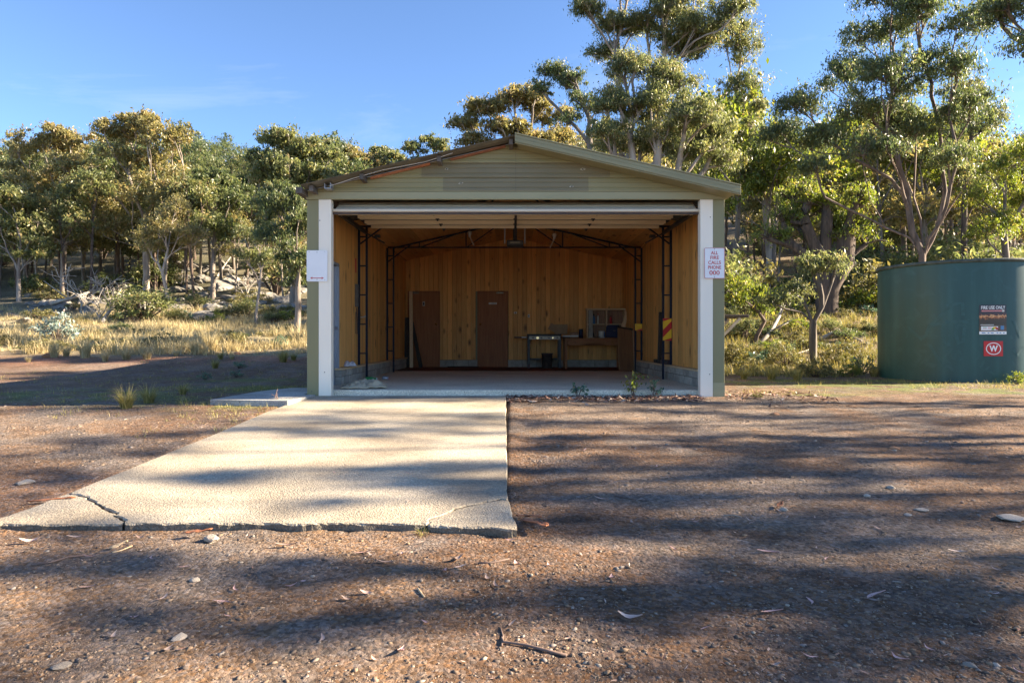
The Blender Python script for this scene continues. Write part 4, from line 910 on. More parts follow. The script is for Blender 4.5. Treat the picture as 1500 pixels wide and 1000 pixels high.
curved_panel(a0, z0, PW, PH, .008, poster_mat(), po, 'print_sheet')
def sub(cx, cz, w_, h_, mat, name='print_panel', off=.0135): return curved_panel(a0 + cx / TR, z0 + cz, w_, h_, off, mat, po, name, .001)
sub(0, -PH / 2 + .028, PW, .056, M['signwhite']); sub(.0, .165, PW * .84, .028, M['pinkrim']); sub(-.06, -.165, .28, .075, M['signwhite']); sub(.155, -.155, .06, .075, M['blue']); sub(-.10, -.098, .22, .012, M['plastic'])
sub(.17, .165, .036, .036, M['plastic'], off=.0150)
for i, (x, w_) in enumerate(((-.16, .06), (-.08, .03), (-.02, .05), (.07, .03), (.12, .03), (.18, .03))): sub(x, -PH / 2 + .028, w_, .016, M['blue'], off=.0150)
for i, (x, z) in enumerate(((-.14, -.148), (-.14, -.170), (-.06, -.148), (-.06, -.170))): sub(x, z, .06, .010, M['green'] if i == 0 else M['pinkrim'], off=.0150)
fan = [M['green'], pmat('dial_lime', (.35, .5, .05), rough=.4), M['yellow'], pmat('dial_orange', (.7, .2, .02), rough=.4), M['red'], pmat('dial_maroon', (.2, .01, .02), rough=.4)]
for i in range(6):
    m = MB(); b1, b2 = math.pi * (1 - i / 6), math.pi * (1 - (i + 1) / 6); q = [(.020 * math.cos(b1), .020 * math.sin(b1)), (.020 * math.cos(b2), .020 * math.sin(b2)), (.062 * math.cos(b2), .062 * math.sin(b2)), (.062 * math.cos(b1), .062 * math.sin(b1))]
    m.v = [(x, y, 0) for x, y in q]; m.f = [(0, 1, 2, 3)]; o = m.build('dial_segment', fan[i], po); wrap(o, a0 + .03 / TR, z0 - .196, .0158)
t_ = text_mesh('lettering', 'FIRE USE ONLY', .085, M['signwhite'], po, (0, 0, 0), PW * .88, .0015); wrap(t_, a0, z0 + .225, .0145)
a1, z1 = tank_xy(1455, 510.5)
ws = thing('sign', 'square red sign with white W in a ring, on tank', 'sign', tank.location)
curved_panel(a1, z1, .325, .285, .008, M['red'], ws, 'sign_plate')
m = MB(); n = 40
for i in range(n):
    t2 = 2 * math.pi * i / n; m.v += [(.128 * math.cos(t2), .116 * math.sin(t2), 0), (.112 * math.cos(t2), .100 * math.sin(t2), 0)]
m.f = [(2 * i, 2 * ((i + 1) % n), 2 * ((i + 1) % n) + 1, 2 * i + 1) for i in range(n)]
o = m.build('ring', M['signwhite'], ws); wrap(o, a1, z1, .0140)
t_ = text_mesh('lettering', 'W', .155, M['signwhite'], ws, (0, 0, 0), .145, .006); wrap(t_, a1, z1 - .002, .0140)
# scrubbed graffiti strokes, slightly paler paint
def stroke(pts, wd):
    m = MB(); n = len(pts)
    for i, (px, py) in enumerate(pts):
        a, z = tank_xy(px, py); q0 = pts[max(i - 1, 0)]; q1 = pts[min(i + 1, n - 1)]; dx, dy = q1[0] - q0[0], q1[1] - q0[1]; L_ = math.hypot(dx, dy) or 1
        nx_, ny_ = -dy / L_, dx / L_
        for s_ in (-1, 1): m.v.append(tuple(tank_pt(a + s_ * nx_ * wd / TR / 2, z - s_ * ny_ * wd / 2, .0055)))
    m.f = [(2 * i, 2 * i + 1, 2 * i + 3, 2 * i + 2) for i in range(n - 1)]; m.build('scrubbed_stroke', M['scrub'], tank)
for pts in ([(1330, 478), (1338, 487), (1350, 497), (1356, 492), (1362, 476), (1376, 464), (1390, 450)], [(1366, 476), (1385, 472), (1410, 471), (1435, 474)], [(1383, 474), (1381, 492), (1385, 507), (1390, 506), (1391, 490)], [(1402, 474), (1400, 490), (1404, 503), (1411, 500), (1413, 480)], [(1485, 470), (1490, 482), (1495, 494)], [(1484, 512), (1490, 520), (1500, 508)], [(1362, 505), (1372, 522), (1386, 538)], [(1386, 448), (1400, 445), (1410, 444), (1411, 462)]):
    stroke(pts, .06)

# ------------------------------------------------------------------ labels: tell alike things apart by the landmark they stand at
NEARBY = {}
ORD = ['', 'second ', 'third ', 'fourth ', 'fifth ', 'sixth ', 'seventh ', 'eighth ', 'ninth ', 'tenth ']
def note(key, o, size=None):
    NEARBY.setdefault(key, []).append((o, size))
def relabel(key, marks, fmt):
    rows = {}
    for o, word in NEARBY.get(key, []):
        x, y, z = o.location; px = 750 + 1000 * x / max(y, .1); mx_, ph = min(marks, key=lambda q: abs(q[0] - px)); side = 'left of' if px < mx_ - 6 else 'right of' if px > mx_ + 6 else 'in line with'
        rows.setdefault((word, side, ph), []).append((y, o))
    for (word, side, ph), l in rows.items():
        l.sort(key=lambda q: q[0])
        for i, (y, o) in enumerate(l): o['label'] = (ORD[min(i, 9)] + fmt % (word, side, ph)) if len(l) > 1 and i else fmt % (word, side, ph) if len(l) == 1 else 'nearest ' + fmt % (word, side, ph)
# ------------------------------------------------------------------ trees
def leaf_arrays(cent, axis_, width_dir, L_, W_):
    a = axis_ * (L_[:, None] / 2); b = width_dir * (W_[:, None] / 2); n = len(cent)
    V = np.empty((n, 4, 3), np.float32); V[:, 0] = cent - a; V[:, 1] = cent + b - a * .15; V[:, 2] = cent + a; V[:, 3] = cent - b - a * .15
    return V.reshape(-1, 3), np.arange(n * 4, dtype=np.int32).reshape(n, 4)
def unit(v): return v / np.maximum(np.linalg.norm(v, axis=-1, keepdims=True), 1e-6)
def leaves_at(rng, subs, per, leafL, spread, droop=.6, aspect=.26, bunch=True):
    # subs: (n,4) x,y,z,r
    n = len(subs); k = per; c_ = np.repeat(subs[:, :3], k, 0); r_ = np.repeat(subs[:, 3], k)
    off = rng.normal(size=(n * k, 3)) * np.array([1, 1, .8]) * (r_ * spread * rng.uniform(.35, 1.25, n * k))[:, None]
    cent = c_ + off; cent[:, 2] -= np.abs(rng.normal(size=n * k)) * r_ * .22
    ax = unit(rng.normal(size=(n * k, 3)) + np.array([0, 0, -droop * 1.6])); wd = unit(np.cross(ax, rng.normal(size=(n * k, 3))))
    L_ = leafL * rng.uniform(.6, 1.35, n * k); V, F = leaf_arrays(cent, ax, wd, L_, L_ * aspect * rng.uniform(.8, 1.3, n * k))
    tint = np.repeat(np.repeat(rng.uniform(0, 1, n), k), 4)
    return V, F, tint
class Skel:
    def __init__(s): s.p = []; s.par = []; s.chains = []; s.w = []
    def add(s, p, par): s.p.append(np.array(p, float)); s.par.append(par); s.w.append(0.0); return len(s.p) - 1
def grow(rng, stems, clumps, twigs=9, wob=.10):
    sk = Skel(); stem_nodes = []
    for st_ in stems:
        st_ = [np.array(q, float) for q in st_]; prev = -1; chain = []; pts = []
        for a, b in zip(st_[:-1], st_[1:]):
            k = max(2, int(np.linalg.norm(b - a) / .6))
            for i in range(k): pts.append(a + (b - a) * i / k)
        pts.append(st_[-1])
        H = np.linalg.norm(st_[-1] - st_[0])
        for i, q in enumerate(pts):
            if 0 < i: q = q + rng.normal(size=3) * np.array([1, 1, .2]) * wob * .35
            prev = sk.add(q, prev); chain.append(prev)
        sk.chains.append(chain); stem_nodes += chain[max(1, int(len(chain) * .55)):]
    att = list(stem_nodes); pl_ = {}
    def plen(i):
        if i not in pl_: pl_[i] = 0. if sk.par[i] < 0 else plen(sk.par[i]) + float(np.linalg.norm(sk.p[i] - sk.p[sk.par[i]]))
        return pl_[i]
    order = sorted(range(len(clumps)), key=lambda i: np.linalg.norm(np.array(clumps[i][:3]) - np.mean([sk.p[j] for j in stem_nodes], 0)))
    subs = []
    for ci in order:
        cx, cy, cz, r = clumps[ci]; tgt = np.array([cx, cy, cz - .35 * r]); P_ = np.array([sk.p[j] for j in att])
        dv = tgt - P_; dist = np.linalg.norm(dv, axis=1); hor = np.hypot(dv[:, 0], dv[:, 1]); pen = np.maximum(0, .35 * hor - dv[:, 2]) * 2.2
        j = att[int(np.argmin(dist + .80 * np.array([plen(i_) for i_ in att]) + pen * .6))]; p0 = sk.p[j]; L_ = np.linalg.norm(tgt - p0)
        pd = p0 - sk.p[sk.par[j]] if sk.par[j] >= 0 else np.array([0, 0, 1.]); pd = unit(pd) ; c1 = p0 + (pd * .55 + unit(tgt - p0) * .45 + np.array([0, 0, .10])) * L_ * .34; c2 = tgt - (np.array([0, 0, 1.]) * .10 + unit(tgt - p0) * .12) * L_ + rng.normal(size=3) * L_ * .05
        k = max(3, int(L_ / .45)); prev = j; chain = [j]
        for i in range(1, k + 1):
            t = i / k; q = (1 - t) ** 3 * p0 + 3 * (1 - t) ** 2 * t * c1 + 3 * (1 - t) * t * t * c2 + t ** 3 * tgt
            if i < k: q = q + rng.normal(size=3) * wob * min(1, L_ / 3) * .6
            prev = sk.add(q, prev); chain.append(prev)
            if i > k * .2: att.append(prev)
        sk.chains.append(chain)
        K = max(4, int(twigs * (.6 + .4 * (r / .9))))
        for q in range(K):
            d3 = unit(rng.normal(size=3)); d3[2] = abs(d3[2]) * 1.1 - .25; rad = r * rng.uniform(.45, 1.6); e = np.array([cx, cy, cz]) + d3 * np.array([1, 1, .72]) * rad
            s0 = sk.p[prev]; mid = (s0 + e) / 2 + rng.normal(size=3) * r * .10 + np.array([0, 0, .08 * r]); a = sk.add(mid, prev); b = sk.add(e, a); sk.chains.append([prev, a, b]); sk.w[b] = 1.0
            subs.append([e[0], e[1], e[2], r * rng.uniform(.22, .78)])
        if rng.uniform() < .4:
            d3 = unit(rng.normal(size=3)); d3[2] = abs(d3[2]); e = np.array([cx, cy, cz]) + d3 * r * rng.uniform(1.5, 2.2); a = sk.add((sk.p[prev] + e) / 2 + rng.normal(size=3) * r * .12, prev); b = sk.add(e, a); sk.chains.append([prev, a, b]); sk.w[b] = .5; c2_ = sk.add(sk.p[a] + (e - sk.p[a]) * .5 + rng.normal(size=3) * r * .35, a); sk.chains.append([a, c2_]); sk.w[c2_] = .3
    n = len(sk.p); acc = np.zeros(n)
    for i in range(n - 1, -1, -1):
        acc[i] += sk.w[i]
        if sk.par[i] >= 0: acc[sk.par[i]] += acc[i]
    return sk, acc, np.array(subs)
def tree_meshes(name, rng, stems, clumps, trunk_r, leafmat, barkmat, twigs=15, per=30, leafL=.16, spread=.62, wob=.06, droop=.6, aspect=.34, flare=1.35):
    sk, acc, subs = grow(rng, stems, clumps, twigs, wob)
    rad = np.maximum(acc, .6) ** .52; roots = [c_[0] for c_ in sk.chains[:len(stems)]]
    sc = .62 * trunk_r / max(rad[r_] for r_ in roots); rad = np.maximum(rad * sc, .006)
    m = MB()
    for ci, ch in enumerate(sk.chains):
        r_ = [rad[i] for i in ch]
        if ci >= len(stems): r_[0] = min(r_[0], r_[1] * 1.25) if len(r_) > 1 else r_[0]
        else:
            r_ = list(r_); r_[0] *= flare; 
            if len(r_) > 1: r_[1] *= 1 + (flare - 1) * .3
        ns = 10 if max(r_) > .12 else 6 if max(r_) > .03 else 4
        m.tube([sk.p[i] for i in ch], r_, ns, caps=False)
    tm = m.mesh('trunk', barkmat, True)
    V, F, tint = leaves_at(rng, subs, per, leafL, spread, droop, aspect)
    cm_ = np_mesh('crown', V, F, leafmat, False, {'tint': ('FLOAT', tint)})
    return tm, cm_
def make_tree(name, label, cat, loc, group, *a, **k):
    tm, cm_ = tree_meshes(name, *a, **k); t = thing(name, label, cat, loc, 0, group); obj('trunk', tm, t); obj('crown', cm_, t); return t

def lobes_to_clumps(rng, lobes, d, base, dens=1.0, cr=(.5, 1.25), depth=1.0):
    out = []; wid = max(l[0] for l in lobes) - min(l[0] for l in lobes)
    for l in lobes:
        px, py, rx, ry = l[:4]; dd = d + (l[4] if len(l) > 4 else rng.uniform(-.22, .22) * wid * d / 1000 * depth)
        c0 = np.array(at(px, py, dd)) - base; RX, RZ = rx * dd / 1000, ry * dd / 1000; RY = RX * .85 * depth
        r = float(np.clip(.52 * min(RX, RZ), cr[0], cr[1])); n = max(2, int(dens * 1.45 * (RX * RZ * .8 + RX * RY * .4) / (r * r)))
        for i in range(n):
            for _ in range(12):
                q = rng.uniform(-1, 1, 3)
                if q @ q < 1: break
            p = c0 + q * np.array([max(RX - r * .5, .2), max(RY - r * .5, .2), max(RZ - r * .5, .15)]); out.append((p[0], p[1], p[2], r * rng.uniform(.75, 1.15)))
    return out
def hero(label, px, d, lobes, tr, leaf, bark, seed, fork=None, stems=None, name='gum_tree', group=None, dens=1.0, **k):
    rng = np.random.default_rng(seed); x = (px - 750) / 1000 * d; base = np.array([x, d, GZ(x, d) - .12])
    cl = lobes_to_clumps(rng, lobes, d, base, dens, k.pop('cr', (.5, 1.25)), k.pop('depth', 1.0))
    if stems is None:
        f = fork or ((px, 300),); st_ = [(0, 0, 0)]
        for q in f: p = np.array(at(q[0], q[1], d)) - base; st_.append((p[0], p[1] + (q[2] if len(q) > 2 else 0), p[2]))
        stems = [st_]
    else:
        ss = []
        for f in stems:
            st_ = [(f[0][0] if False else 0, 0, 0)]
            for q in f: p = np.array(at(q[0], q[1], d)) - base; st_.append((p[0], p[1] + (q[2] if len(q) > 2 else 0), p[2]))
            ss.append(st_)
        stems = ss
    return make_tree(name, label, 'tree', tuple(base), group, rng, stems, cl, tr, LEAF[leaf], M[bark], **k)

GL = 'gum trees on the left hillside'; GB = 'gum trees behind the shed'; GRT = 'gum trees on the right'
hero('spreading gum with thin airy top, left of the tall pale-forked gum', 92, 50, [(60, 215, 60, 28), (105, 200, 40, 20), (115, 255, 60, 30), (60, 275, 50, 28), (130, 300, 50, 35), (70, 330, 50, 30), (120, 350, 45, 30), (25, 250, 25, 18)], 0.311, 'gold', 'palebark', 101, ((94, 360), (92, 300)), group=GL, leafL=0.241, per=29)
hero('tall gum whose pale trunk forks high, left hillside skyline', 215, 48, [(180, 190, 36, 22), (240, 198, 42, 26), (208, 178, 30, 14), (190, 235, 45, 28), (250, 250, 42, 35), (165, 265, 35, 28), (225, 285, 50, 30), (270, 320, 30, 40), (180, 330, 40, 30)], 0.370, 'gold', 'palebark', 102, ((214, 345), (211, 318)), group=GL, leafL=0.241, per=29)
hero('dark crowned gum with pale bare limbs on the scree slope', 312, 47, [(315, 262, 36, 18), (290, 280, 34, 24), (340, 285, 34, 26), (305, 320, 40, 28), (345, 335, 30, 30)], 0.252, 'dark', 'greybark', 103, ((313, 360), (316, 325)), group=GL, leafL=0.230, per=31)
hero('broad tall gum rising behind the left end of the roof', 430, 42, [(420, 208, 42, 18), (460, 222, 40, 20), (395, 240, 35, 22), (440, 255, 50, 26), (480, 260, 40, 24), (410, 290, 40, 30), (390, 265, 26, 16)], 0.296, 'olive', 'greybark', 104, ((428, 340), (430, 300)), group=GL, leafL=0.230, per=33)
hero('leafy dark green gum close beside the left corner of the shed', 436, 27, [(405, 310, 28, 30), (425, 290, 30, 24), (440, 330, 26, 40), (410, 355, 30, 30), (430, 400, 24, 30), (445, 375, 20, 30), (390, 335, 20, 22)], 0.178, 'dark', 'greybark', 105, ((436, 400), (428, 350)), group=GL, leafL=0.131, per=51, aspect=.26, droop=1.0, cr=(.35, .7))
hero('low dark gum at the far left edge of the wood', 28, 44, [(10, 300, 36, 20), (30, 335, 40, 26), (-15, 340, 40, 30), (50, 365, 30, 22), (5, 285, 30, 12)], 0.192, 'olive', 'palebark', 106, ((27, 400), (30, 360)), group=GL, leafL=0.230, per=29)
hero('small gum with orange tinged leaves below the tall pale-forked gum', 250, 40, [(245, 330, 30, 22), (275, 345, 26, 22), (225, 350, 24, 20), (262, 305, 22, 16)], 0.148, 'gold', 'palebark', 107, ((238, 400), (246, 365)), group=GL, leafL=0.148, per=41, aspect=.26, droop=1.0, cr=(.4, .8))
hero('slender pale gum on the grass edge left of the shed', 375, 36, [(385, 345, 22, 24), (370, 370, 24, 18), (395, 380, 20, 20), (360, 340, 16, 14)], 0.111, 'olive', 'palebark', 108, ((382, 400), (380, 370)), group=GL, leafL=0.131, per=41, aspect=.26, droop=1.0, cr=(.35, .7))
hero('yellowish gum showing over the left roof slope', 515, 60, [(510, 232, 36, 18), (545, 240, 30, 16), (495, 250, 30, 16), (530, 262, 40, 18)], .30, 'gold', 'greybark', 109, ((518, 320),), group=GB, leafL=0.276, per=29)
hero('small flat topped gum over the roof, left of the yellowish pair', 565, 62, [(562, 222, 20, 10), (580, 232, 18, 9), (552, 238, 18, 9), (570, 250, 26, 12)], .22, 'olive', 'greybark', 110, ((566, 310),), group=GB, leafL=0.276, per=28)
hero('twin headed small gum over the middle of the left roof slope', 625, 60, [(612, 216, 18, 10), (638, 213, 20, 9), (625, 205, 14, 6), (600, 240, 20, 9), (630, 238, 26, 10)], .22, 'olive', 'greybark', 111, ((622, 300),), group=GB, leafL=0.276, per=28)
hero('flat layered golden gum behind the roof peak', 760, 42, [(715, 158, 40, 14), (765, 145, 46, 16), (690, 180, 28, 11), (800, 165, 36, 16), (740, 190, 40, 12), (790, 205, 40, 14), (700, 205, 30, 10), (830, 200, 30, 14)], .36, 'gold', 'palebark', 112, ((765, 320), (768, 235)), group=GB, leafL=0.218, per=37)
hero('tallest gum behind the shed with open wind-swept crown', 935, 31, [(868, 10, 32, 18), (915, 35, 50, 24), (985, 10, 50, 24), (1040, 45, 45, 30), (1080, 65, 32, 34), (1000, 60, 50, 26), (1085, 125, 26, 22), (880, 80, 26, 18), (930, -40, 60, 26), (1010, -35, 55, 26), (1075, 10, 30, 22), (1060, 160, 28, 20)], .42, 'olive', 'palebark', 113, ((915, 260), (912, 160)), group=GB, leafL=0.139, per=60, aspect=.26, droop=1.0, dens=1.5)
hero('leaning gum whose left branch reaches toward the roof peak', 880, 29, [(815, 108, 30, 14), (845, 118, 26, 16), (800, 128, 20, 10), (860, 150, 26, 20), (835, 175, 20, 14)], .22, 'dark', 'greybark', 114, ((872, 260), (862, 190)), group=GB, leafL=0.131, per=56, aspect=.26, droop=1.0, cr=(.4, .8))
hero('bushy many stemmed gum just behind the right roof slope', 950, 23.5, [(930, 100, 40, 22), (985, 115, 45, 26), (895, 145, 34, 26), (945, 155, 50, 30), (1010, 165, 44, 32), (1045, 195, 28, 34), (890, 190, 30, 24), (960, 205, 50, 24), (905, 215, 26, 16), (1020, 215, 40, 24), (1060, 235, 22, 18)], .24, 'olive', 'palebark', 115,
     stems=(((905, 300), (900, 215)), ((935, 300), (925, 210)), ((960, 300), (965, 200)), ((985, 310), (1000, 210)), ((970, 300), (1025, 230))), group=GB, dens=1.5, leafL=0.109, per=75, aspect=.26, droop=1.0, cr=(.4, .85))
hero('gum filling the gap between the shed and the right hand woods', 1105, 30, [(1090, 195, 28, 26), (1100, 150, 24, 20), (1110, 240, 30, 24), (1085, 260, 24, 20), (1130, 275, 30, 22)], .24, 'olive', 'palebark', 116, ((1128, 400), (1122, 290)), group=GRT, leafL=0.135, per=56, aspect=.26, droop=1.0, cr=(.45, .9))
hero('big spreading many stemmed gum rising behind the tank', 1350, 20, [(1285, 45, 46, 30), (1350, 20, 50, 30), (1240, 110, 44, 30), (1180, 150, 42, 26), (1150, 195, 40, 24), (1205, 205, 46, 24), (1300, 115, 56, 34), (1380, 90, 50, 34), (1260, 165, 48, 26), (1330, 185, 50, 28), (1400, 160, 44, 30), (1285, 220, 44, 20), (1330, -20, 70, 30), (1420, 30, 40, 30), (1190, 245, 34, 18), (1390, 230, 40, 22)], .15, 'dark', 'redbark', 117,
     stems=(((1350, 372), (1336, 340), (1330, 280), (1310, 215)), ((1354, 372), (1372, 335), (1384, 280), (1378, 190)), ((1350, 372), (1330, 348), (1270, 320), (1205, 290)), ((1352, 372), (1350, 320), (1352, 250, .8), (1345, 150, 1.2)), ((1353, 372), (1362, 330, -.5), (1395, 260, -1.0), (1420, 190, -1.4))), group=GRT, dens=1.35, leafL=0.109, per=75, aspect=.26, droop=1.0, cr=(.5, .95), wob=.08)
hero('nearest gum whose dark branch hangs in from the upper right corner', 1640, 15.5, [(1455, 25, 50, 30), (1500, 70, 44, 30), (1540, 10, 60, 40), (1600, 60, 60, 50), (1470, -40, 60, 30), (1650, 120, 60, 50), (1660, 0, 70, 60), (1590, 180, 50, 40), (1700, 200, 60, 40)], .26, 'dark', 'darkbark', 118, ((1630, 330), (1610, 200)), group=GRT, leafL=0.100, per=71, aspect=.26, droop=1.0, cr=(.4, .8))
hero('stout old gum with rough forked trunk left of the tank', 1212, 23, [(1200, 300, 40, 22), (1235, 320, 36, 20), (1165, 320, 32, 20), (1255, 345, 30, 18), (1180, 280, 36, 18), (1250, 290, 30, 16), (1140, 345, 28, 14)], .50, 'bright', 'darkbark', 119,
     stems=(((1206, 420), (1200, 370), (1180, 330)), ((1214, 425), (1236, 385), (1244, 320)), ((1206, 420), (1208, 360), (1214, 300))), group=GRT, leafL=0.114, per=63, aspect=.26, droop=1.0, cr=(.4, .8), flare=1.1)
hero('thin dark twin stemmed gum in front of the stout old gum', 1191, 17.2, [(1165, 420, 24, 11), (1195, 400, 22, 11), (1140, 435, 20, 9), (1220, 385, 20, 10), (1180, 380, 18, 9)], .10, 'olive', 'greybark', 120, stems=(((1188, 470), (1176, 440)), ((1194, 470), (1212, 430), (1225, 400))), group=GRT, leafL=0.096, per=59, aspect=.26, droop=1.0, cr=(.3, .5))
hero('crooked little gum by the bank right of the shed', 1105, 19, [(1100, 425, 22, 14), (1085, 440, 20, 14), (1120, 450, 20, 12), (1075, 415, 16, 12)], .085, 'bright', 'darkbark', 121, ((1118, 470), (1102, 440)), group=GRT, leafL=0.096, per=59, aspect=.26, droop=1.0, cr=(.3, .5))
hero('sunlit gum at the right edge behind the tank', 1478, 24, [(1470, 250, 36, 24), (1500, 290, 40, 26), (1440, 290, 30, 20), (1465, 330, 40, 20), (1510, 220, 36, 26), (1430, 340, 30, 14)], .18, 'bright', 'greybark', 122, ((1475, 380), (1470, 310)), group=GRT, leafL=0.114, per=59, aspect=.26, droop=1.0, cr=(.45, .8))
hero('dark stemmed gum between the tank tree and right edge', 1412, 27, [(1415, 200, 36, 22), (1440, 170, 34, 22), (1400, 250, 30, 18), (1435, 265, 30, 18), (1425, 130, 36, 26)], .17, 'olive', 'darkbark', 123, ((1412, 330), (1416, 250)), group=GRT, leafL=0.122, per=56, aspect=.26, droop=1.0, cr=(.45, .8))

# generic forest gums: four kinds, copied
def gum_clumps(rng, h, cb, spread, n, r0):
    out = []
    for i in range(n):
        a = rng.uniform(0, 6.283); q = math.sqrt(rng.uniform()) ; rad = spread * q
        top = h * (1 - .22 * q * q); z = top - (h - cb) * (rng.uniform() ** 1.7) * (1 - .35 * q); out.append((rad * math.cos(a), rad * math.sin(a), z - r0 * .4, r0 * rng.uniform(.75, 1.25)))
    return out
protos = []
for i, (h, cb, sp, n, leaf, bark, tr) in enumerate(((12.5, 5.5, 2.8, 20, 'olive', 'greybark', .24), (11, 4.5, 3.3, 22, 'gold', 'palebark', .22), (14, 7, 2.6, 19, 'dark', 'darkbark', .26), (9, 3.2, 2.6, 18, 'olive', 'palebark', .17), (10.5, 4.6, 2.8, 20, 'bright', 'greybark', .19), (11.5, 6.5, 1.7, 11, 'olive', 'darkbark', .17), (10, 5.5, 1.6, 10, 'gold', 'greybark', .14))):
    rng = np.random.default_rng(300 + i); lean = rng.normal(size=2) * .5
    t = make_tree('gum_tree', None, 'tree', (0, 0, 0), None, rng, [[(0, 0, -.2), (lean[0] * .4, lean[1] * .4, cb * .6), (lean[0], lean[1], cb + (h - cb) * .45)]], gum_clumps(rng, h, cb, sp, n, 1.0 if i < 5 else .8), tr, LEAF[leaf], M[bark], twigs=11, per=40, leafL=.28)
    protos.append(t)
used = set()
def forest(kind, x, y, sc, rz, label, group):
    loc = (x, y, GZ(x, y) - .05)
    if kind not in used:
        used.add(kind); t = protos[kind]; t.location = loc; t.rotation_euler = (0, 0, rz); t.scale = (sc, sc, sc); tag(t, label, 'tree', group)
    else: t = copy_tree(protos[kind], loc, rz, sc, label, group)
    return t
KIND = ['olive leaved gum', 'golden leaved gum', 'dark stemmed gum', 'low pale gum', 'yellow green gum', 'slender dark gum', 'slender grey gum']
placed = []
def scatter(n, xr, yr, where, group, kinds, scr, seed, mind=2.2):
    rr = random.Random(seed); c_ = 0; tries = 0
    while c_ < n and tries < n * 60:
        tries += 1; y = yr[0] + (yr[1] - yr[0]) * rr.random() ** 1.0; x = rr.uniform(xr[0], xr[1]) * y
        if any((x - a) ** 2 + (y - b) ** 2 < mind * mind for a, b in placed): continue
        placed.append((x, y)); k = rr.choice(kinds); sc_ = rr.uniform(*scr); lo_, hi_ = scr; sz = 'tall ' if sc_ > lo_ + .66 * (hi_ - lo_) else 'small ' if sc_ < lo_ + .33 * (hi_ - lo_) else ''; note(group, forest(k, x, y, sc_, rr.uniform(0, 6.28), KIND[k] + ' ' + where, group), sz + KIND[k]); c_ += 1
scatter(82, (-.95, -.26), (52, 110), 'standing deep in the left hillside wood', 'gum trees deep in the left wood', [0, 1, 2, 2, 0], (.75, 1.0), 1)
scatter(14, (-.80, -.33), (52, 60), 'among the trunks of the left wood', 'gum trees deep in the left wood', [2, 3, 0], (.6, .85), 2)
scatter(38, (-.85, -.29), (44, 66), 'among the trunks of the left wood', 'gum trees deep in the left wood', [5, 5, 6], (.6, .88), 12, 1.3)
scatter(34, (.30, .80), (28, 60), 'among the trunks of the right wood', 'gum trees deep in the right wood', [5, 6, 6], (.6, .95), 13, 1.3)
scatter(12, (-.30, .10), (62, 90), 'seen past the roof of the shed', 'distant gum trees past the roof', [0, 1, 3], (.75, .95), 3)
scatter(80, (.27, .92), (29, 90), 'standing deep in the right hand wood', 'gum trees deep in the right wood', [0, 1, 2, 3, 4, 4], (.6, 1.0), 4, 2.0)
scatter(8, (.12, .30), (36, 60), 'behind the big gums at the back of shed', 'gum trees behind the shed wood', [0, 1, 4], (.7, .9), 5)
LM = [(92, 'the airy topped gum'), (215, 'the pale-forked gum'), (312, 'the scree gum'), (436, 'the shed corner gum'), (28, 'the low dark gum'), (375, 'the slender pale gum')]
LR = [(1105, 'the gum beside the shed'), (1212, 'the stout old gum'), (1350, 'the tank gum'), (1478, 'the right edge gum'), (1280, 'the tank left side')]
LB = [(515, 'the yellowish roof gum'), (625, 'the twin headed gum'), (760, 'the roof peak gum'), (935, 'the tallest gum'), (1020, 'the bushy gum')]
relabel('gum trees deep in the left wood', LM, '%s in the wood behind, %s %s'); relabel('gum trees deep in the right wood', LR, '%s in the wood behind, %s %s')
relabel('distant gum trees past the roof', LB, '%s beyond the roof, %s %s'); relabel('gum trees behind the shed wood', LB + LR[:1], '%s beyond the shed back, %s %s')
# unseen trees out to the right, crowns shaped so their shade streaks the yard
SPOTS = [(420,618,.45),(520,612,.4),(600,622,.42),(680,612,.35),(720,628,.38),(560,634,.28),(460,634,.32),(540,694,.17),(610,692,.17),(690,688,.17),(570,716,.2),(650,712,.2),(720,716,.2),
 (690,738,.2),(480,745,.14),(380,700,.2),(300,705,.2),(780,616,.25),(880,622,.32),(950,645,.45),(1040,650,.5),(1120,640,.45),(1000,625,.36),(840,640,.22),(1100,670,.36),(1180,650,.5),
 (1250,640,.5),(1350,650,.5),(1430,640,.5),(1480,665,.45),(1300,700,.36),(900,672,.26),(790,690,.18),(850,702,.22),(790,720,.32),(850,735,.36),(920,725,.36),(1000,735,.36),(1080,722,.32),(1150,745,.36),(1230,760,.36),
 (1330,755,.4),(1420,750,.4),(800,765,.28),(900,775,.32),(1000,780,.32),(1100,790,.32),(1250,800,.36),(1350,820,.36),(1450,810,.36),(880,868,.2),(960,872,.24),(1050,860,.24),(1150,872,.26),(1250,890,.26),(1350,880,.26),
 (1450,870,.26),(1220,930,.18),(1400,930,.18),(1100,835,.22),(430,832,.14),(520,837,.14),(620,840,.14),(100,800,.26),(200,825,.16),(50,832,.2),(480,915,.09),(560,905,.09),(400,925,.08),(640,895,.09),
 (60,670,.36),(150,650,.32),(250,642,.26),(40,700,.3),(120,705,.26),(220,668,.26),(320,632,.26),(30,745,.26),(60,600,.5),(200,602,.5),(170,590,.5),(260,592,.5),(120,580,.5),(960,600,.3),(1060,606,.3),(1150,612,.4),(1260,618,.45),(1380,612,.45),(1470,625,.45),(1200,665,.4),(1400,680,.4),(1480,700,.4),(1240,700,.35),(1120,700,.3),(1010,690,.25),(1450,590,.5),(420,880,.4),(1000,935,.4),(1380,960,.5),(60,985,.4),(1240,975,.4),(1300,590,.5),(1180,590,.4),(470,586,.32),(540,586,.3),(610,585,.32),(680,586,.3),(750,588,.32),(820,588,.34),(890,588,.34),(960,589,.34),(1030,590,.36),(1100,592,.36),(820,655,.14),(880,690,.14)]
shade_sets = {0: [], 1: [], 2: [], 3: []}; TREEX = (18.5, 21.5, 19.5, 22.5); rr = random.Random(5)
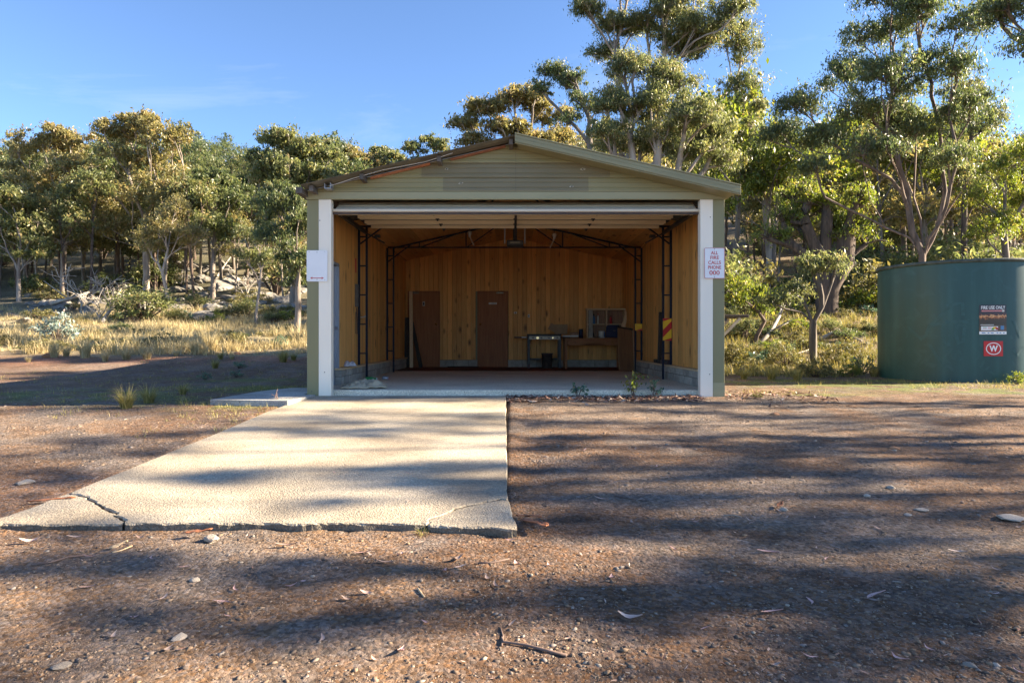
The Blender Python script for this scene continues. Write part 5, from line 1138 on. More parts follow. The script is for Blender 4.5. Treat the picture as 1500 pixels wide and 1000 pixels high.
for px, py, r in SPOTS:
    q = on_ground(px, py); k = 0 if q.y < 3.6 else 1 if q.y < 5.3 else 2 if q.y < 7.3 else 3
    tt = (TREEX[k] + rr.uniform(-1.3, 1.3) - q.x) / sdir.x; c_ = q + sdir * tt; shade_sets[k].append((c_.x, c_.y, c_.z, r))
SLAB = ('low twiggy gum nearest the viewer, beyond the right edge', 'second gum beyond the right edge, its shade over the slab corner', 'third gum beyond the right edge, streaking the slab with shade', 'fourth gum beyond the right edge, level with the tank front')
for k, cl in shade_sets.items():
    bx = TREEX[k]; by = sum(c_[1] for c_ in cl) / len(cl); base = np.array([bx, by, GZ(bx, by) - .1]); cl = [(a - base[0], b - base[1], c_ - base[2], r) for a, b, c_, r in cl]
    zm = min(c_[2] for c_ in cl); make_tree('gum_tree', SLAB[k], 'tree', tuple(base), 'gum trees right of the yard', np.random.default_rng(700 + k), [[(0, 0, 0), (.2, .1, zm * .5), (.1, -.1, zm * .95), (-.2, 0, zm + 1.6)]], cl, .2, LEAF['olive'], M['greybark'], twigs=9, per=20, leafL=.15)

# ------------------------------------------------------------------ shrubs, tussocks, grass
def shrub_mesh(seed, r, h, leaf, leafL, nsub, per, bark='darkbark', aspect=.35, droop=-.3, spread=.42):
    rng = np.random.default_rng(seed); cl = []
    m = MB(); subs = []
    for i in range(nsub):
        a = rng.uniform(0, 6.283); q = math.sqrt(rng.uniform()); z = h * (1 - .55 * q * q) * rng.uniform(.45, 1); e = np.array([r * q * math.cos(a), r * q * math.sin(a), z])
        mid = e * np.array([.45, .45, .55]) + rng.normal(size=3) * .04 * h; m.tube([(e[0] * .06, e[1] * .06, -.03), mid, e], [.016 * h + .004, .010 * h + .003, .004], 4, caps=False); subs.append([*e, .30 * max(r, h) * rng.uniform(.6, 1.1)])
    V, F, tint = leaves_at(rng, np.array(subs), per, leafL, spread, droop, aspect)
    return m.mesh('stems', M[bark], True), np_mesh('foliage', V, F, LEAF[leaf], False, {'tint': ('FLOAT', tint)})
SH = {}
def shrub(kind, loc, sc, rz, label, group, cat='shrub', name='shrub'):
    args = {'heath': (401, .55, .6, 'heath', .07, 26, 70), 'heath2': (402, .5, .75, 'heath', .08, 24, 60), 'dark': (403, .6, .6, 'dark', .07, 26, 70), 'blue': (404, .5, .7, 'blue', .09, 18, 34), 'bright': (405, .5, .6, 'bright', .08, 22, 50), 'silver': (406, .8, 1.1, 'grey', .14, 26, 34), 'olive': (407, .8, 1.5, 'olive', .11, 34, 60)}[kind]
    if kind not in SH: SH[kind] = shrub_mesh(*args)
    t = thing(name, label, cat, loc, rz, group); t.scale = (sc, sc, sc) if not isinstance(sc, tuple) else sc; obj('stems', SH[kind][0], t); obj('foliage', SH[kind][1], t); return t
def G(px, py): return on_ground(px, py)
def shr(kind, px, py, wpx, label, group=None, flat=1.0, name='shrub'):
    p = G(px, py); r = {'heath': .62, 'heath2': .58, 'dark': .68, 'blue': .58, 'bright': .58, 'silver': .95, 'olive': .95}[kind]; s_ = wpx * p.y / 1000 / 2 / r
    return shrub(kind, p, (s_, s_, s_ * flat), R.uniform(0, 6.28), label, group, name=name)
shr('silver', 85, 502, 70, 'silver leaved young gum standing among straw grass, left', flat=1.1, name='young_gum')
shr('olive', 212, 470, 110, 'rounded dark bush at the foot of the scree, left hillside', flat=.7)
shr('heath', 335, 505, 52, 'brown green bush amid the straw grass left of the shed', flat=1.0)
shr('dark', 195, 472, 60, 'low dark shrub beneath the rounded bush')
shr('bright', 318, 472, 34, 'yellow green shrub at the upper edge of the grass'); shr('heath2', 348, 466, 40, 'olive shrub right of the yellow green one')
shr('bright', 418, 470, 34, 'bright shrub against the gum beside the shed'); shr('blue', 272, 468, 26, 'pale blue green shrub at the foot of the rocks')
shr('blue', 410, 508, 26, 'blue leaved sapling beside the rounded tussock', flat=1.3)
for i, (px, py) in enumerate(((300, 556), (350, 540), (346, 553))): shr('blue', px, py, 24, ('small blue gum sprout on the shaded dirt, left', 'twiggy blue sprout beside the shaded tussock', 'blue sprout nearest the grey tussock')[i], flat=.9, name='gum_sprout')
rr = random.Random(77); SK = {'heath': 'brown tipped shrub', 'heath2': 'tall heath shrub', 'dark': 'dark green shrub', 'olive': 'olive bush', 'bright': 'bright green shrub', 'blue': 'blue green shrub', 'silver': 'silver bush'}
for i in range(24):
    px = rr.uniform(-20, 440); py = rr.uniform(432, 476); k = rr.choice(['heath', 'heath2', 'dark', 'olive', 'heath']); note('ls', shr(k, px, py, rr.uniform(24, 56), 'heath shrub', 'heath shrubs on the left slope', rr.uniform(.55, .9)), SK[k])
for i in range(16):
    px = rr.uniform(-30, 250); py = rr.uniform(505, 513); k = rr.choice(['dark', 'heath', 'heath2']); note('lt', shr(k, px, py, rr.uniform(40, 66), 'low heath', 'low heath behind the tussock row', rr.uniform(.35, .55)), SK[k])
for i in range(26):
    px = rr.uniform(-20, 440); py = rr.uniform(480, 512); k = rr.choice(['dark', 'heath', 'heath2', 'heath']); note('gf', shr(k, px, py, rr.uniform(18, 44), 'heath clump', 'heath clumps in the straw grass', rr.uniform(.5, .9)), SK[k])
# right bank shrubs
shr('dark', 1240, 500, 62, 'dark low shrub on the bank left of the tank', flat=.8)
for (px, py, w_, k, lab) in ((1095, 545, 50, 'heath', 'brown tipped heath bush near the right post'), (1150, 540, 62, 'heath2', 'tall brown tipped heath bush mid bank'), (1195, 552, 60, 'heath', 'wide golden heath bush before the stout gum'), (1225, 535, 50, 'heath2', 'heath bush under the dark shrub'), (1262, 548, 52, 'blue', 'blue leaved bush against the tank'), (1245, 552, 40, 'bright', 'fresh green bush beside the blue leaved one'), (1110, 535, 40, 'blue', 'blue grey bush behind the near heath'), (1078, 530, 44, 'heath2', 'straw coloured bush right behind the post')):
    shr(k, px, py, w_, lab, 'bushes on the right bank', 1.0)
shr('heath', 1108, 583, 20, 'small dead brown shrublet on the gravel by the right post', flat=1.0, name='shrublet')
for i in range(42):
    px = rr.uniform(1066, 1290); py = rr.uniform(452, 535); k = rr.choice(['heath', 'heath2', 'bright', 'dark', 'olive', 'blue']); note('rb', shr(k, px, py, rr.uniform(30, 60) * (1 if py > 490 else .8), 'scrub bush', 'scrub on the right bank', rr.uniform(.6, 1.0)), SK[k])
for i in range(16):
    x = rr.uniform(8, 24); y = rr.uniform(22, 34); k = rr.choice(['olive', 'bright', 'heath2']); note('bt', shrub(k, (x, y, GZ(x, y)), rr.uniform(1.2, 2.2), rr.uniform(0, 6), 'leafy bush', 'bushes behind the tank'), SK[k])
shr('bright', 1490, 563, 26, 'green sapling before the right side of the tank', flat=1.6, name='gum_sapling')
for i in range(92):
    left = i < 26; d_ = rr.uniform(48, 95) if left else rr.uniform(24, 75); x = (rr.uniform(-.85, -.27) if left else rr.uniform(.27, .8)) * d_; k = rr.choice(['olive', 'olive', 'bright', 'heath2', 'dark'])
    note('ul' if left else 'ur', shrub(k, (x, d_, GZ(x, d_)), rr.uniform(1.3, 3.0), rr.uniform(0, 6), 'understorey bush', 'understorey of the left wood' if left else 'understorey of the right wood'), SK[k])
relabel('gf', [(85, 'the silver young gum'), (125, 'the widest tussock'), (215, 'the last tussock'), (262, 'the pale boulder'), (335, 'the brown green bush'), (415, 'the olive tussock')], '%s in the straw grass, %s %s')
relabel('ul', LM, '%s under the left wood, %s %s'); relabel('ur', LR, '%s under the right wood, %s %s')
relabel('ls', LM + [(160, 'the dead shrubs'), (212, 'the rounded bush')], '%s on the rocky slope, %s %s'); relabel('lt', [(85, 'the silver young gum'), (125, 'the widest tussock'), (185, 'the seed stalk tussock'), (215, 'the last tussock'), (20, 'the ochre stone')], '%s behind the tussock row, %s %s')
relabel('rb', [(1062, 'the right post'), (1105, 'the crooked gum'), (1150, 'the dead limb'), (1191, 'the twin stemmed gum'), (1212, 'the stout gum'), (1240, 'the dark bank shrub'), (1285, 'the tank')], '%s up the right bank, %s %s'); relabel('bt', LR[1:], '%s in the wood behind the tank, %s %s')
# seedlings at the threshold
for (px, py, w_, h_, lab) in ((915, 575, 26, 1.3, 'tallest gum seedling at the shed threshold, with paler leaves'), (838, 574, 20, .7, 'low blue gum seedling left of the tallest one, shed threshold'), (945, 576, 16, 1.2, 'small blue gum seedling right of the tallest one, shed threshold')):
    rng = np.random.default_rng(int(px)); r_ = .15 if px == 915 else .11; h2 = {915: .36, 838: .17, 945: .24}[px]; m = MB(); subs = []
    for i in range(9 if px == 915 else 6):
        e = np.array([rng.uniform(-r_, r_), rng.uniform(-r_, r_) * .8, h2 * rng.uniform(.35, 1)]); m.tube([(0, 0, -.02), e * .5 + np.array([0, 0, .03]), e], [.006, .005, .002], 5, caps=False); subs.append([*e, .075])
    V, F, tint = leaves_at(rng, np.array(subs), 11, .055, .55, .1, .6)
    p = G(px, py); p.y = min(p.y, 10.05); t = thing('gum_seedling', lab, 'seedling', (p.x, 10.02, GZ(p.x, 10.0))); obj('stems', m.mesh('stems', M['redbark'], True), t); obj('foliage', np_mesh('foliage', V, F, LEAF['bright' if px == 915 else 'blue'], False, {'tint': ('FLOAT', tint)}), t)
def blades(rng, n, r, h, lean, wd=.006, segs=3):
    a = rng.uniform(0, 6.283, n); q = r * .35 * np.sqrt(rng.uniform(0, 1, n)); base = np.stack([q * np.cos(a), q * np.sin(a), np.full(n, -.02)], 1); az = a + rng.normal(size=n) * .5
    L_ = h * rng.uniform(.55, 1.15, n); ln = lean * rng.uniform(.2, 1.2, n); dr = np.stack([np.cos(az), np.sin(az), np.zeros(n)], 1); sd_ = np.stack([-np.sin(az), np.cos(az), np.zeros(n)], 1)
    V = np.zeros((n, segs + 1, 2, 3))
    for s_ in range(segs + 1):
        t = s_ / segs; th = ln * t; c0 = base + dr * (L_ * t * np.sin(th))[:, None] + np.array([0, 0, 1]) * (L_ * t * np.cos(th))[:, None]; wv = sd_ * (wd * (1 - .85 * t)); V[:, s_, 0] = c0 - wv; V[:, s_, 1] = c0 + wv
    i = np.arange(n * (segs + 1) * 2).reshape(n, segs + 1, 2); F = np.stack([i[:, :-1, 0], i[:, :-1, 1], i[:, 1:, 1], i[:, 1:, 0]], -1).reshape(-1, 4)
    return V.reshape(-1, 3), F, np.repeat(rng.uniform(0, 1, n), (segs + 1) * 2)
TUS = []
for i, (mt, lean, hh) in enumerate((('straw', .7, .55), ('straw', 1.0, .45), ('sedge', .9, .5))):
    V, F, tn = blades(np.random.default_rng(500 + i), 240, .28, hh, lean, .006); TUS.append(np_mesh('tussock', V, F, M[mt], False, {'tint': ('FLOAT', tn)}))
def tussock(k, p, sc, label, group):
    o = obj('tussock', TUS[k]); o.location = p; o.rotation_euler = (0, 0, R.uniform(0, 6.28)); o.scale = (sc, sc, sc); tag(o, label, 'grass tussock', group); return o
for (px, py, w_, k, lab) in ((80, 523, 26, 0, 'straw tussock at the left end of the lit row'), (97, 522, 20, 0, 'narrow straw tussock second in the lit row'), (125, 524, 32, 0, 'widest straw tussock in the lit row'), (154, 530, 18, 0, 'short green based tussock before the lit row'), (185, 527, 26, 1, 'tussock with tall seed stalks near the right of the lit row'), (215, 526, 24, 1, 'straw tussock at the right end of the lit row'), (415, 531, 26, 2, 'round olive tussock on the dirt near the shed corner'), (185, 598, 40, 2, 'grey shaded tussock on the dirt, left foreground'), (218, 590, 34, 2, 'swept over tussock beside the grey shaded one'), (323, 526, 16, 2, 'small tussock on the shaded dirt edge'), (340, 527, 12, 1, 'tiny straw tussock beside the small one'), (315, 540, 20, 2, 'small dry tussock in the shade left of shed'), (258, 522, 14, 1, 'low straw tuft at the road edge'), (42, 530, 14, 1, 'low tuft near the ochre stone'), (285, 518, 24, 0, 'pale tussock at the foot of the red bank'), (308, 514, 36, 0, 'large pale tussock below the brown green bush'), (1130, 556, 26, 2, 'green tussock at the foot of the right bank'), (1168, 558, 26, 2, 'sedge tussock in front of the golden heath'), (1090, 556, 22, 2, 'small tussock near the right post'), (1280, 552, 22, 2, 'tussock against the left base of the tank'), (268, 578, 22, 2, 'thin tuft on the shaded dirt'), (430, 528, 16, 2, 'tuft half hidden by the shed corner')):
    p = G(px, py); tussock(k, p, max(.25, w_ * p.y / 1000 / .55), lab, 'grass tussocks')
# grass field (uncountable)
def grass_field(name, pts, mt, hh, seed, nb=12, wd=.008):
    rng = np.random.default_rng(seed); VV = []; FF = []; TT = []; o_ = 0
    for (x, y, s_) in pts:
        V, F, tn = blades(rng, nb, .3 * s_, hh * s_, .9, wd, 2); V = V + np.array([x, y, 0]); V[:, 2] += GZ(x, y); VV.append(V); FF.append(F + o_); TT.append(tn); o_ += len(V)
    o = obj(name, np_mesh(name, np.concatenate(VV), np.concatenate(FF), M[mt], False, {'tint': ('FLOAT', np.concatenate(TT))})); tag(o, kind='stuff'); return o
rg = np.random.default_rng(9); pts = []
while len(pts) < 4600:
    y = rg.uniform(19.2, 40); x = rg.uniform(-.80, -.1) * y
    f_ = fbm(np.array(x), np.array(y), .55, 71, 3)
    if f_ > .49 or rg.uniform() < .12: pts.append((x, y, rg.uniform(.35, 1.3) * (.6 + .9 * max(0, min(1, (f_ - .4) * 4)))))
grass_field('dry_grass', pts, 'straw', .33, 10, 13, .010)
pts = []
while len(pts) < 1700:
    y = rg.uniform(14.8, 26); x = rg.uniform(.27, .60) * y
    if (x - TX) ** 2 + (y - TY) ** 2 < 3: continue
    pts.append((x, y, rg.uniform(.4, .9)))
grass_field('bank_grass', pts, 'sedge', .40, 11, 11, .008)
pts = []
for (mx_, my_, rx_, ry_, n_) in ((-3.9, 11.4, 1.6, .5, 160), (-3.75, 9.2, 1.1, .3, 120), (-6, 10.5, 3, 1.8, 140), (-3.5, 8.3, .5, .9, 60), (6.6, 13.2, 1.8, .6, 170), (8.6, 11.9, 1.6, .5, 170), (9.2, 12.75, 1.8, .2, 90), (4.2, 10.7, .9, .4, 50), (-9, 13, 5, 3, 240), (-5.5, 15.5, 4, 2, 150), (-5.5, 9.6, 2.5, .8, 120)):
    for i in range(n_): pts.append((mx_ + rg.normal() * rx_ * .6, my_ + rg.normal() * ry_ * .6, rg.uniform(.25, .8)))
pts = [p for p in pts if not (abs(p[0] - .055) < 3.1 and p[1] > 9.9) and not (-3.05 < p[0] < -.1 and 4 < p[1] < 10) and not (-4.05 < p[0] < -2.9 and 9.0 < p[1] < 11.4)]
grass_field('short_grass', pts, 'sedge', .13, 12, 10, .0035)
# small weeds at the slab crack
V, F, tn = blades(np.random.default_rng(3), 60, .08, .06, 1.2, .003, 2); o = obj('weed', np_mesh('weed', V, F, M['sedge'], False, {'tint': ('FLOAT', tn)})); o.location = (-.52, 3.99, GZ(-.52, 3.97)); tag(o, 'small yellow green weed growing at the front slab crack', 'weed')
m = MB(); rg2 = random.Random(2)
for i in range(5): m.tube([(0, 0, 0), (rg2.uniform(-.03, .03), rg2.uniform(-.02, .02), .10), (rg2.uniform(-.06, .06), 0, rg2.uniform(.14, .22))], .003, 4)
o = m.build('weed', M['twig']); o.location = (-3.17, 9.15, GZ(-3.17, 9.1)); tag(o, 'dry brown weed stalk at the edge of the side apron', 'weed')

# ------------------------------------------------------------------ rocks and dead wood
ICO_V = None
def rock_mesh(seed, mat, sub=2, amp=.35, flat=.65):
    import bmesh
    bm = bmesh.new(); bmesh.ops.create_icosphere(bm, subdivisions=sub, radius=1); rr_ = np.random.default_rng(seed); off = rr_.uniform(0, 50, 3)
    from mathutils import noise
    for v in bm.verts:
        n = noise.noise(v.co * 1.1 + Vector(off)) + .5 * noise.noise(v.co * 2.7 + Vector(off)); v.co *= 1 + amp * n
        for ax in (Vector((.7, .2, .68)).normalized(), Vector((-.6, .5, .6)).normalized(), Vector((.1, -.8, .5)).normalized()):
            dd = v.co.dot(ax)
            if dd > .72: v.co -= ax * (dd - .72) * .85
        v.co.z *= flat
    me = bpy.data.meshes.new('rock'); bm.to_mesh(me); bm.free(); me.materials.append(mat); return me
BR = [rock_mesh(600 + i, M['boulder'], 3, .4, .6) for i in range(5)]
rr = random.Random(31)
for i in range(170):
    px = rr.uniform(190, 440) if i < 120 else rr.uniform(-10, 440); py = rr.uniform(385, 462) if i < 120 else rr.uniform(425, 472); p = G(px, py); o = obj('boulder', BR[i % 5]); s_ = rr.uniform(6, 22) * p.y / 1000; s_ *= .75
    o.location = (p.x, p.y, p.z - s_ * .1); o.scale = (s_ * rr.uniform(.8, 1.5), s_ * rr.uniform(.8, 1.3), s_ * rr.uniform(.7, 1.2)); o.rotation_euler = (rr.uniform(-.4, .4), rr.uniform(-.4, .4), rr.uniform(0, 6.28)); tag(o, 'grey boulder', 'boulder', 'boulders of the scree'); note('bo', o, 'big grey boulder' if s_ > .6 else 'small grey boulder' if s_ < .35 else 'grey boulder')
relabel('bo', LM + [(160, 'the dead shrubs'), (250, 'the arched white limb'), (330, 'the broken limb'), (212, 'the rounded bush'), (272, 'the blue green shrub'), (335, 'the bright shrub'), (400, 'the slender gum')], '%s on the scree, %s %s')
for (px, py, w_, lab) in ((262, 492, 22, 'pale boulder half buried in the straw grass'), (170, 508, 30, 'low grey rock behind the tussock row'), (205, 506, 24, 'flat grey rock at the right end of the tussock row'), (1112, 492, 22, 'grey rock under the bank right of the shed'), (1190, 503, 18, 'rock on the bank below the thin twin stemmed gum'), (1270, 505, 16, 'brown rock on the bank by the tank')):
    p = G(px, py); o = obj('boulder', BR[len(lab) % 5]); s_ = w_ * p.y / 2000; o.location = (p.x, p.y, p.z); o.scale = (s_, s_ * .8, s_ * .8); o.rotation_euler = (0, 0, len(lab)); tag(o, lab, 'boulder')
OS = rock_mesh(640, M['redstone'], 2, .3, .55); PS = [rock_mesh(650 + i, M['stone'], 2, .35, .6) for i in range(4)]
for (px, py, w_, k, lab) in ((72, 523, 20, 'o', 'ochre stone on the road edge left of the tussocks'), (347, 519, 13, 'o', 'red brown stone at the foot of the red bank'), (1066, 580, 12, 'p', 'pale stone tucked against the right post base'), (310, 790, 26, 'p', 'largest pale stone below the front edge of the driveway'), (1148, 747, 14, 'p', 'pale stone beside a dark leaf on the gravel'), (263, 938, 24, 'p', 'pale angular stone in the near left gravel'), (90, 980, 30, 'p', 'pale flat stone in the near left corner'), (200, 770, 16, 'p', 'grey stone against the slab at the left crack'), (1310, 658, 14, 'o', 'brown clod on the gravel midway to the tank'), (1480, 760, 40, 'p', 'long pale half buried rock at the right edge'), (1350, 748, 22, 'p', 'flat half buried rock left of the long pale one'), (1305, 715, 14, 'p', 'small pale stone in sun on the right gravel'), (1135, 608, 14, 'o', 'brown bark covered clod on the far gravel'), (1460, 977, 14, 'p', 'round brown gum nut shaped stone in the near right corner'), (285, 852, 16, 'p', 'grey stone beside leaves in the near left dirt'), (38, 708, 30, 'p', 'flat grey stone set in the dirt left of the driveway'), (1270, 727, 12, 'p', 'small stone beside the bark on the right gravel'), (1420, 975, 20, 'p', 'pale wedge stone near the right corner'), (1330, 755, 16, 'p', 'tan stone among the half buried rocks')):
    p = G(px, py); o = obj('stone', OS if k == 'o' else PS[len(lab) % 4]); s_ = w_ * p.y / 2000; o.location = (p.x, p.y, p.z + s_ * .15); o.scale = (s_, s_ * .75, s_ * (.8 if 'flat' not in lab and 'half' not in lab else .35)); o.rotation_euler = (0, 0, 1.3 * len(lab) if 'long' not in lab else -.25); tag(o, lab, 'stone')
def limb(pts, rad, name, lab, cat, mat='deadwood', side=3, seed=0, group=None):
    rr_ = random.Random(seed); P_ = [Vector(p) for p in pts]; m = MB(); n = len(P_); m.tube(P_, [rad * (1 - .6 * i / (n - 1)) for i in range(n)], 7)
    for i in range(side):
        k = rr_.randrange(1, n - 1); d = Vector((rr_.uniform(-1, 1), rr_.uniform(-.4, .4), rr_.uniform(.1, .9))) * rad * 12; m.tube([P_[k], P_[k] + d * .5 + Vector((0, 0, .02)), P_[k] + d], [rad * .45, rad * .3, rad * .1], 5)
    o = m.build(name, M[mat], None, True); tag(o, lab, cat, group); return o
def gp(px, py, dz=.0):
    p = G(px, py); p.z += dz; return p
limb([gp(75, 452, .3), gp(100, 450, .5), gp(125, 446, .7), gp(150, 440, .9)], .12, 'fallen_limb', 'bleached fallen limb below the left trunks', 'dead limb', seed=1)
limb([gp(150, 475, .1), gp(165, 462, .5), gp(172, 452, .9), gp(180, 446, 1.2)], .09, 'fallen_limb', 'pale twisted limb left of the rounded bush', 'dead limb', seed=2, side=5)
limb([gp(232, 395, .2), gp(255, 392, .8), gp(275, 393, .6), gp(292, 398, .4)], .10, 'fallen_limb', 'arched white limb on the dark upper scree', 'dead limb', seed=3)
limb([gp(318, 410, .3), gp(330, 400, .8), gp(345, 388, 1.4)], .10, 'fallen_limb', 'pale broken limb leaning right of the scree gum', 'dead limb', seed=4)
limb([gp(1112, 508, .05), gp(1130, 498, .25), gp(1142, 488, .5), gp(1150, 470, .9)], .07, 'fallen_limb', 'grey dead limb angled on the right bank', 'dead limb', seed=5)
limb([gp(1200, 502, .08), gp(1225, 497, .2), gp(1262, 505, .1)], .07, 'log', 'weathered log lying on the bank below dark shrub', 'log', seed=6, side=1)
limb([gp(1135, 520, .02), gp(1165, 522, .05), gp(1185, 518, .1)], .04, 'fallen_limb', 'thin grey branch lying in the heath', 'dead limb', seed=7)
# dead twiggy shrubs on the left
def dead_shrub(px, py, wpx, lab, seed):
    rng = np.random.default_rng(seed); p = G(px, py); s_ = wpx * p.y / 1000; cl = [(rng.uniform(-.5, .5) * s_, rng.uniform(-.3, .3) * s_, rng.uniform(.3, .8) * s_, .22 * s_) for i in range(9)]
    sk, acc, subs = grow(rng, [[(0, 0, -.1), (.05 * s_, 0, .25 * s_)]], cl, 8, .06); rad = np.maximum(acc, .6) ** .5; rad = np.maximum(rad * .055 / rad.max(), .014); m = MB()
    for ch in sk.chains: m.tube([sk.p[i] for i in ch], [rad[i] for i in ch], 4, caps=False)
    o = m.build('dead_shrub', M['deadwood'], None, True); o.location = p; tag(o, lab, 'dead shrub')
dead_shrub(118, 455, 80, 'grey leafless shrub below the left trunks', 1); dead_shrub(165, 455, 60, 'second grey leafless shrub beside the rounded bush', 2); dead_shrub(145, 470, 50, 'low tangle of dead twigs above the straw grass', 3); dead_shrub(360, 440, 40, 'dead twiggy shrub right of the scree gum', 4)

# ------------------------------------------------------------------ gravel, litter, leaves, bark, sticks
def pebbles(n_try, seed):
    rng = np.random.default_rng(seed)
    base = np.array([(0, 0, 1), (.89, 0, .45), (.28, .85, .45), (-.72, .53, .45), (-.72, -.53, .45), (.28, -.85, .45), (.72, .53, -.45), (-.28, .85, -.45), (-.89, 0, -.45), (-.28, -.85, -.45), (.72, -.53, -.45), (0, 0, -1)], float)
    tri = np.array([(0, 1, 2), (0, 2, 3), (0, 3, 4), (0, 4, 5), (0, 5, 1), (1, 6, 2), (2, 7, 3), (3, 8, 4), (4, 9, 5), (5, 10, 1), (6, 7, 2), (7, 8, 3), (8, 9, 4), (9, 10, 5), (10, 6, 1)])
    u = rng.uniform(0, 1, n_try); d = 2.15 + (9.6 - 2.15) * u ** 1.9; x = rng.uniform(-.80, .80, n_try) * d
    dens = sstep(.40, .62, fbm(x, d, 1.5, 81, 3)) * .75 + .12 + .6 * np.exp(-((d - 3.88) / .12) ** 2) * (x < .1)
    dens *= 1 - .55 * np.exp(-((x - 1.5) / 1.0) ** 2 - ((d - 3.9) / .7) ** 2)
    dens = np.where(d > 4.6, dens * .7, dens)
    track = np.minimum(np.abs(x - (.55 + .18 * (d - 2.2) + .05 * (d - 2.2) ** 2)), np.abs(x - (-.95 + .22 * (d - 2.2)))); dens *= .35 + .65 * sstep(.10, .30, track)
    keep = rng.uniform(0, 1, n_try) < dens
    keep &= ~((x > -3.15) & (x < .0) & (d > 3.99) & (d < 10))
    keep &= ~((x > -4.1) & (x < -2.8) & (d > 8.9))
    x = x[keep]; d = d[keep]; n = len(x)
    s = .0024 * np.exp(rng.exponential(.42, n)); s = np.minimum(s, .014); s = s * np.clip(d / 4.2, .9, 1.3)
    z = ground_z(x, d) + ((fbm(x, d, 6, 21, 4) - .5) * .022 + (fbm(x, d, 26, 22, 2) - .5) * .012)
    sc_ = np.exp(-((x - .18) / .16) ** 2) * sstep(3.9, 4.3, d) * sstep(9.8, 9.0, d) + np.exp(-((d - 3.88) / .13) ** 2) * sstep(-3.6, -3.2, x) * sstep(.3, .1, x); z = z - .012 * sc_
    V = base[None] * rng.uniform(.65, 1.25, (n, 12, 1)); V = V * np.stack([rng.uniform(.8, 1.7, n), rng.uniform(.7, 1.2, n), rng.uniform(.25, .6, n)], 1)[:, None]
    a = rng.uniform(0, 6.283, n); ca, sa_ = np.cos(a)[:, None], np.sin(a)[:, None]; vx = V[..., 0] * ca - V[..., 1] * sa_; vy = V[..., 0] * sa_ + V[..., 1] * ca; V = np.stack([vx, vy, V[..., 2]], -1) * s[:, None, None]
    V += np.stack([x, d, z + s * .02], 1)[:, None]
    F = (tri[None] + 12 * np.arange(n)[:, None, None]).reshape(-1, 3)
    return V.reshape(-1, 3), F
V, F = pebbles(120000, 5); o = obj('gravel', np_mesh('gravel', V, F, M['gravel'], False)); tag(o, kind='stuff')
# litter strip of bark and leaves before the right half of the floor and beside the right post
rng = np.random.default_rng(15); n = 2600; x = np.where(rng.uniform(size=n) < .72, rng.uniform(-.1, 2.75, n), rng.uniform(3.1, 4.7, n)); y = np.where(x < 2.9, 10.06 - np.abs(rng.normal(size=n)) * .26, 10.3 + rng.normal(size=n) * .45)
k = ~((np.abs(x - .055) < 3.1) & (y > 10.13)); x = x[k]; y = y[k]; n = len(x); z = ground_z(x, y) + rng.uniform(.004, .028, n)
ax = unit(rng.normal(size=(n, 3)) * np.array([1, 1, .25])); wd = unit(np.cross(ax, np.array([0, 0, 1.0]) + rng.normal(size=(n, 3)) * .35)); L_ = rng.uniform(.03, .12, n); V, F = leaf_arrays(np.stack([x, y, z], 1), ax, wd, L_, L_ * rng.uniform(.12, .35, n))
o = obj('leaf_litter', np_mesh('leaf_litter', V, F, M['litter'])); tag(o, kind='stuff')
# scattered small litter over the yard
n = 1500; d = 2.3 + 9.5 * rng.uniform(size=n) ** 1.4; x = rng.uniform(-.85, .85, n) * d; k = ~((np.abs(x - .055) < 3.1) & (d > 9.95)) & ~((x > -3.1) & (x < .05) & (d > 3.95) & (d < 10)); x = x[k]; d = d[k]; n = len(x)
z = ground_z(x, d) + ((fbm(x, d, 6, 21, 4) - .5) * .022 + (fbm(x, d, 26, 22, 2) - .5) * .012) + .006; ax = unit(rng.normal(size=(n, 3)) * np.array([1, 1, .12])); wd = unit(np.cross(ax, np.array([0, 0, 1.0]) + rng.normal(size=(n, 3)) * .2)); L_ = rng.uniform(.012, .045, n); V, F = leaf_arrays(np.stack([x, d, z], 1), ax, wd, L_, L_ * rng.uniform(.08, .3, n))
o = obj('leaf_scraps', np_mesh('leaf_scraps', V, F, M['litter'])); tag(o, kind='stuff')
# individual fallen gum leaves
def fl_mesh(seed, L_=.10, W_=.022, curl=.012):
    rr_ = random.Random(seed); n = 7; v = []
    for i in range(n):
        t = i / (n - 1); wv = W_ * (math.sin(math.pi * min(1, t * 1.08 + .02)) ** .8) * .5 + .0008; bx = L_ * (t - .5); by = .018 * math.sin(t * 3.1) * (L_ / .1) * rr_.uniform(.8, 1.2); bz = curl * (2 * t - 1) ** 2 + .003
        v += [(bx, by - wv, bz + .004), (bx, by, bz), (bx, by + wv, bz + .004)]
    f = []
    for i in range(n - 1):
        a = 3 * i; f += [(a, a + 3, a + 4, a + 1), (a + 1, a + 4, a + 5, a + 2)]
    m = MB(); m.v = v; m.f = f; return m
FLM = [fl_mesh(1).mesh('fallen_leaf', M['deadleaf'], True), fl_mesh(2, .085, .03, .02).mesh('fallen_leaf', M['deadleaf'], True), fl_mesh(3, .12, .018, .01).mesh('fallen_leaf', M['pinkleaf'], True), fl_mesh(4, .07, .034, .015).mesh('fallen_leaf', M['pinkleaf'], True)]
def zfine(x, y): 
    x_ = np.array(x); y_ = np.array(y); return float(ground_z(x_, y_) + (fbm(x_, y_, 6, 21, 4) - .5) * .022 + (fbm(x_, y_, 26, 22, 2) - .5) * .012)
def leaf(px, py, k, lab, group=None, sc=1.0, rz=None):
    p = G(px, py); o = obj('fallen_leaf', FLM[k]); o.location = (p.x, p.y, zfine(p.x, p.y) + .004); o.scale = (sc, sc, sc); o.rotation_euler = (R.uniform(-.15, .15), R.uniform(-.2, .2), R.uniform(0, 6.28) if rz is None else rz); tag(o, lab, 'leaf', group); return o
